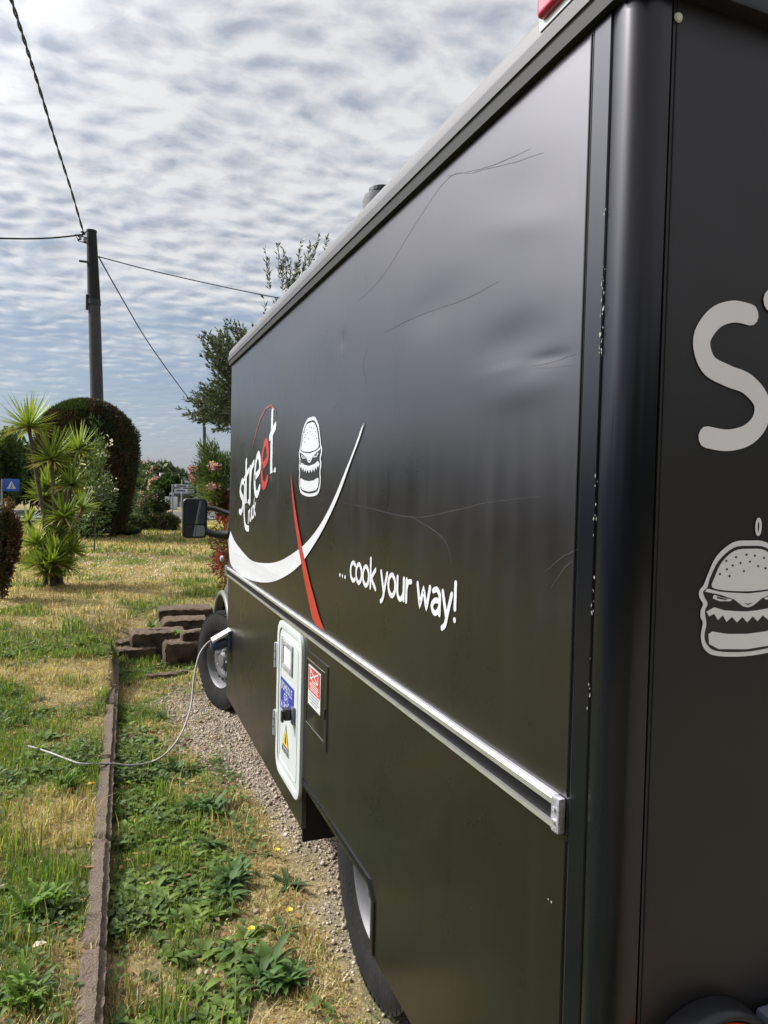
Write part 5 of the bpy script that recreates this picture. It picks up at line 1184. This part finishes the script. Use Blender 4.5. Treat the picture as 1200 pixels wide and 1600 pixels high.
# ------------------------------------------------------------------ road, signs, buildings far off
asph = mat('asphalt', (.06, .06, .062), .9, var=.2, vs=4, bump=.3, bs=30)
tag(from_py('road', [(-60, 26, ZL+.03), (60, 26, ZL+.03), (60, 33, ZL+.03), (-60, 33, ZL+.03)], [(0, 1, 2, 3)], asph), kind='structure')
tag(from_py('road_marking', [(-60, 26.3, ZL+.034), (60, 26.3, ZL+.034), (60, 26.42, ZL+.034), (-60, 26.42, ZL+.034)], [(0, 1, 2, 3)], mat('road_paint', (.7, .7, .7), .8)), kind='structure')
# direction signs
def signpost(Y, boards, ppx, lab, pbase=812):
    p = at(ppx, pbase, Y); e = empty('direction_sign', (p.x, Y, ZL), lab, 'road sign')
    topz = max(at(0+ppx, bd[1], Y).z for bd in boards)
    for o_ in (-.5, .5): B().tube([(p.x+o_, Y+.03, ZL-.05), (p.x+o_, Y+.03, topz)], .035, 8).build('sign_post', Mgalv, e, auto=60)
    for (x0, y0, x1, y1, m, lines) in boards:
        a = at(x0, y0, Y); c = at(x1, y1, Y)
        bd = B().box(a.x, c.x, Y-.03, Y, c.z, a.z).build('sign_board', m, e, bevel=.01)
        for ly_, lx0, lx1, lm in lines:
            z = c.z+(a.z-c.z)*ly_; B().box(a.x+(c.x-a.x)*lx0, a.x+(c.x-a.x)*lx1, Y-.034, Y-.031, z-.03, z+.03).build('sign_line', lm, bd)
    return e
Mbw = mat('sign_white', (.62, .64, .70), .5); Mbd = mat('sign_dark', (.06, .07, .10), .5)
signpost(30, [(272.5, 757, 301, 762, Mbw, [(.5, .1, .65, Mbd), (.5, .75, .92, Mbd)]), (272.5, 763.5, 303, 769.5, Mbw, [(.5, .08, .55, Mbd), (.5, .68, .78, Mbd), (.5, .84, .95, Mbd)])], 289, 'pair of white direction boards with dark lettering by the road')
signpost(38, [(287.5, 750, 307, 755.5, mat('sign_blue_grey', (.16, .22, .30), .5), [(.5, .1, .85, Mbw)])], 299, 'single blue grey direction board above and behind the white pair')
# pedestrian crossing sign
pc0 = at(18, 758, 28); e = empty('crossing_sign', (pc0.x, 28, ZL), 'blue square pedestrian crossing sign at the left edge', 'road sign')
s_ = 10/FPX*28*1.0
B().tube([(pc0.x-.3, 28.04, ZL), (pc0.x-.3, 28.04, pc0.z+.2)], .03, 8).build('sign_post', Mgalv, e)
bd = B().box(pc0.x-s_, pc0.x+s_, 27.97, 28, pc0.z-s_*.85, pc0.z+s_*.85).build('sign_board', mat('sign_blue', (.03, .10, .42), .4), e, bevel=.01)
B().prism([(pc0.x-s_*.55, pc0.z-s_*.5), (pc0.x+s_*.55, pc0.z-s_*.5), (pc0.x, pc0.z+s_*.6)], lambda u, v, h: (u, 27.967-h, v), .003).build('sign_triangle', Mbw, bd)
mf = B()
mf.prism([(pc0.x-s_*.02, pc0.z+s_*.05), (pc0.x+s_*.12, pc0.z+s_*.05), (pc0.x+s_*.10, pc0.z-s_*.15), (pc0.x+s_*.22, pc0.z-s_*.42), (pc0.x+s_*.12, pc0.z-s_*.42), (pc0.x, pc0.z-s_*.2), (pc0.x-s_*.12, pc0.z-s_*.42), (pc0.x-s_*.22, pc0.z-s_*.42), (pc0.x-s_*.04, pc0.z-s_*.12)], lambda u, v, h: (u, 27.962-h, v), .003)
mf.prism([(pc0.x+s_*(.05+.07*math.cos(a)), pc0.z+s_*(.14+.07*math.sin(a))) for a in np.linspace(0, 5.5, 8)], lambda u, v, h: (u, 27.962-h, v), .003); mf.build('walking_figure', Mbd, bd)
# small house with terracotta roof, and a white gate
Y = 62; a = at(244, 765, Y); c = at(275, 800, Y)
hs = empty('house', ((a.x+c.x)/2, Y+3, ZL), 'small beige house with terracotta roof seen between shrub and stone pine', 'house')
B().box(a.x, c.x, Y, Y+7, ZL-.2, a.z-.25).build('wall', mat('beige_render', (.42, .36, .28), .9, var=.1, vs=2), hs)
rb = B(); zt_ = at(260, 757, Y).z
rb.add([(a.x-.4, Y-.4, a.z-.3), (c.x+.4, Y-.4, a.z-.3), (c.x+.4, Y+7.4, a.z-.3), (a.x-.4, Y+7.4, a.z-.3), (a.x-.4, Y+3.5, zt_+.6), (c.x+.4, Y+3.5, zt_+.6)], [(0, 1, 5, 4), (2, 3, 4, 5), (0, 4, 3), (1, 2, 5), (0, 3, 2, 1)]); rf = rb.build('roof', mat('terracotta_tiles', (.36, .17, .10), .9, var=.3, vs=12), hs)
ch = at(258, 758, Y); B().box(ch.x-.3, ch.x+.3, Y+2, Y+2.6, zt_-.2, zt_+1.0).build('chimney', Mbw, rf)
for o_ in (.25, .7):
    xx = a.x+(c.x-a.x)*o_; wf = B().box(xx-.45, xx+.45, Y-.05, Y-.002, 1.2, 2.2).build('window', Mbw, hs); B().box(xx-.36, xx+.36, Y-.055, Y-.051, 1.28, 2.12).build('pane', Mglass, wf)
Y = 36; a = at(256, 776, Y); c = at(277, 806, Y)
gt = empty('white_gate', ((a.x+c.x)/2, Y, ZL), 'white metal gate panels at the roadside right of the dark shrub', 'gate')
B().box(a.x, a.x+(c.x-a.x)*.40, Y-.04, Y, ZL, a.z).build('gate_panel', mat('gate_white', (.55, .58, .66), .5), gt, bevel=.01)
B().box(a.x+(c.x-a.x)*.47, c.x, Y-.04, Y, ZL, a.z).build('gate_panel', bpy.data.materials['gate_white'], gt, bevel=.01)
B().box(a.x+(c.x-a.x)*.41, a.x+(c.x-a.x)*.46, Y-.08, Y+.04, ZL, a.z+.1).build('gate_post', Mbd, gt, bevel=.01)
Y = 40; a = at(276, 774, Y); c = at(296, 806, Y); sh = empty('roadside_kiosk', ((a.x+c.x)/2, Y+1, ZL), 'dark grey roadside hut behind the direction signs', 'hut')
B().box(a.x, c.x, Y, Y+2.5, ZL, a.z).build('wall', mat('hut_grey', (.07, .075, .085), .7), sh); B().box(a.x-.15, c.x+.15, Y-.15, Y+2.65, a.z, a.z+.12).build('roof', Mbd, sh)
B().box(a.x+.12, a.x+.32*(c.x-a.x), Y-.03, Y-.002, ZL, a.z-.35).build('door', Mgalv, sh)
Y = 34; a = at(312, 764, Y); yb = empty('yellow_post', (a.x, Y, ZL), 'yellow roadside marker post left of the thin pole', 'post')
B().box(a.x-.09, a.x+.09, Y-.05, Y+.05, ZL, a.z).build('post_body', mat('post_yellow', (.55, .38, .05), .6), yb, bevel=.02); B().box(a.x-.095, a.x+.095, Y-.055, Y+.055, a.z-.3, a.z-.15).build('post_band', Mbd, yb)
# earth path at the left
pp = [gr(-10, 905, .36), gr(30, 900, .36), gr(36, 860, .36), gr(20, 840, .36), gr(-30, 850, .36)]
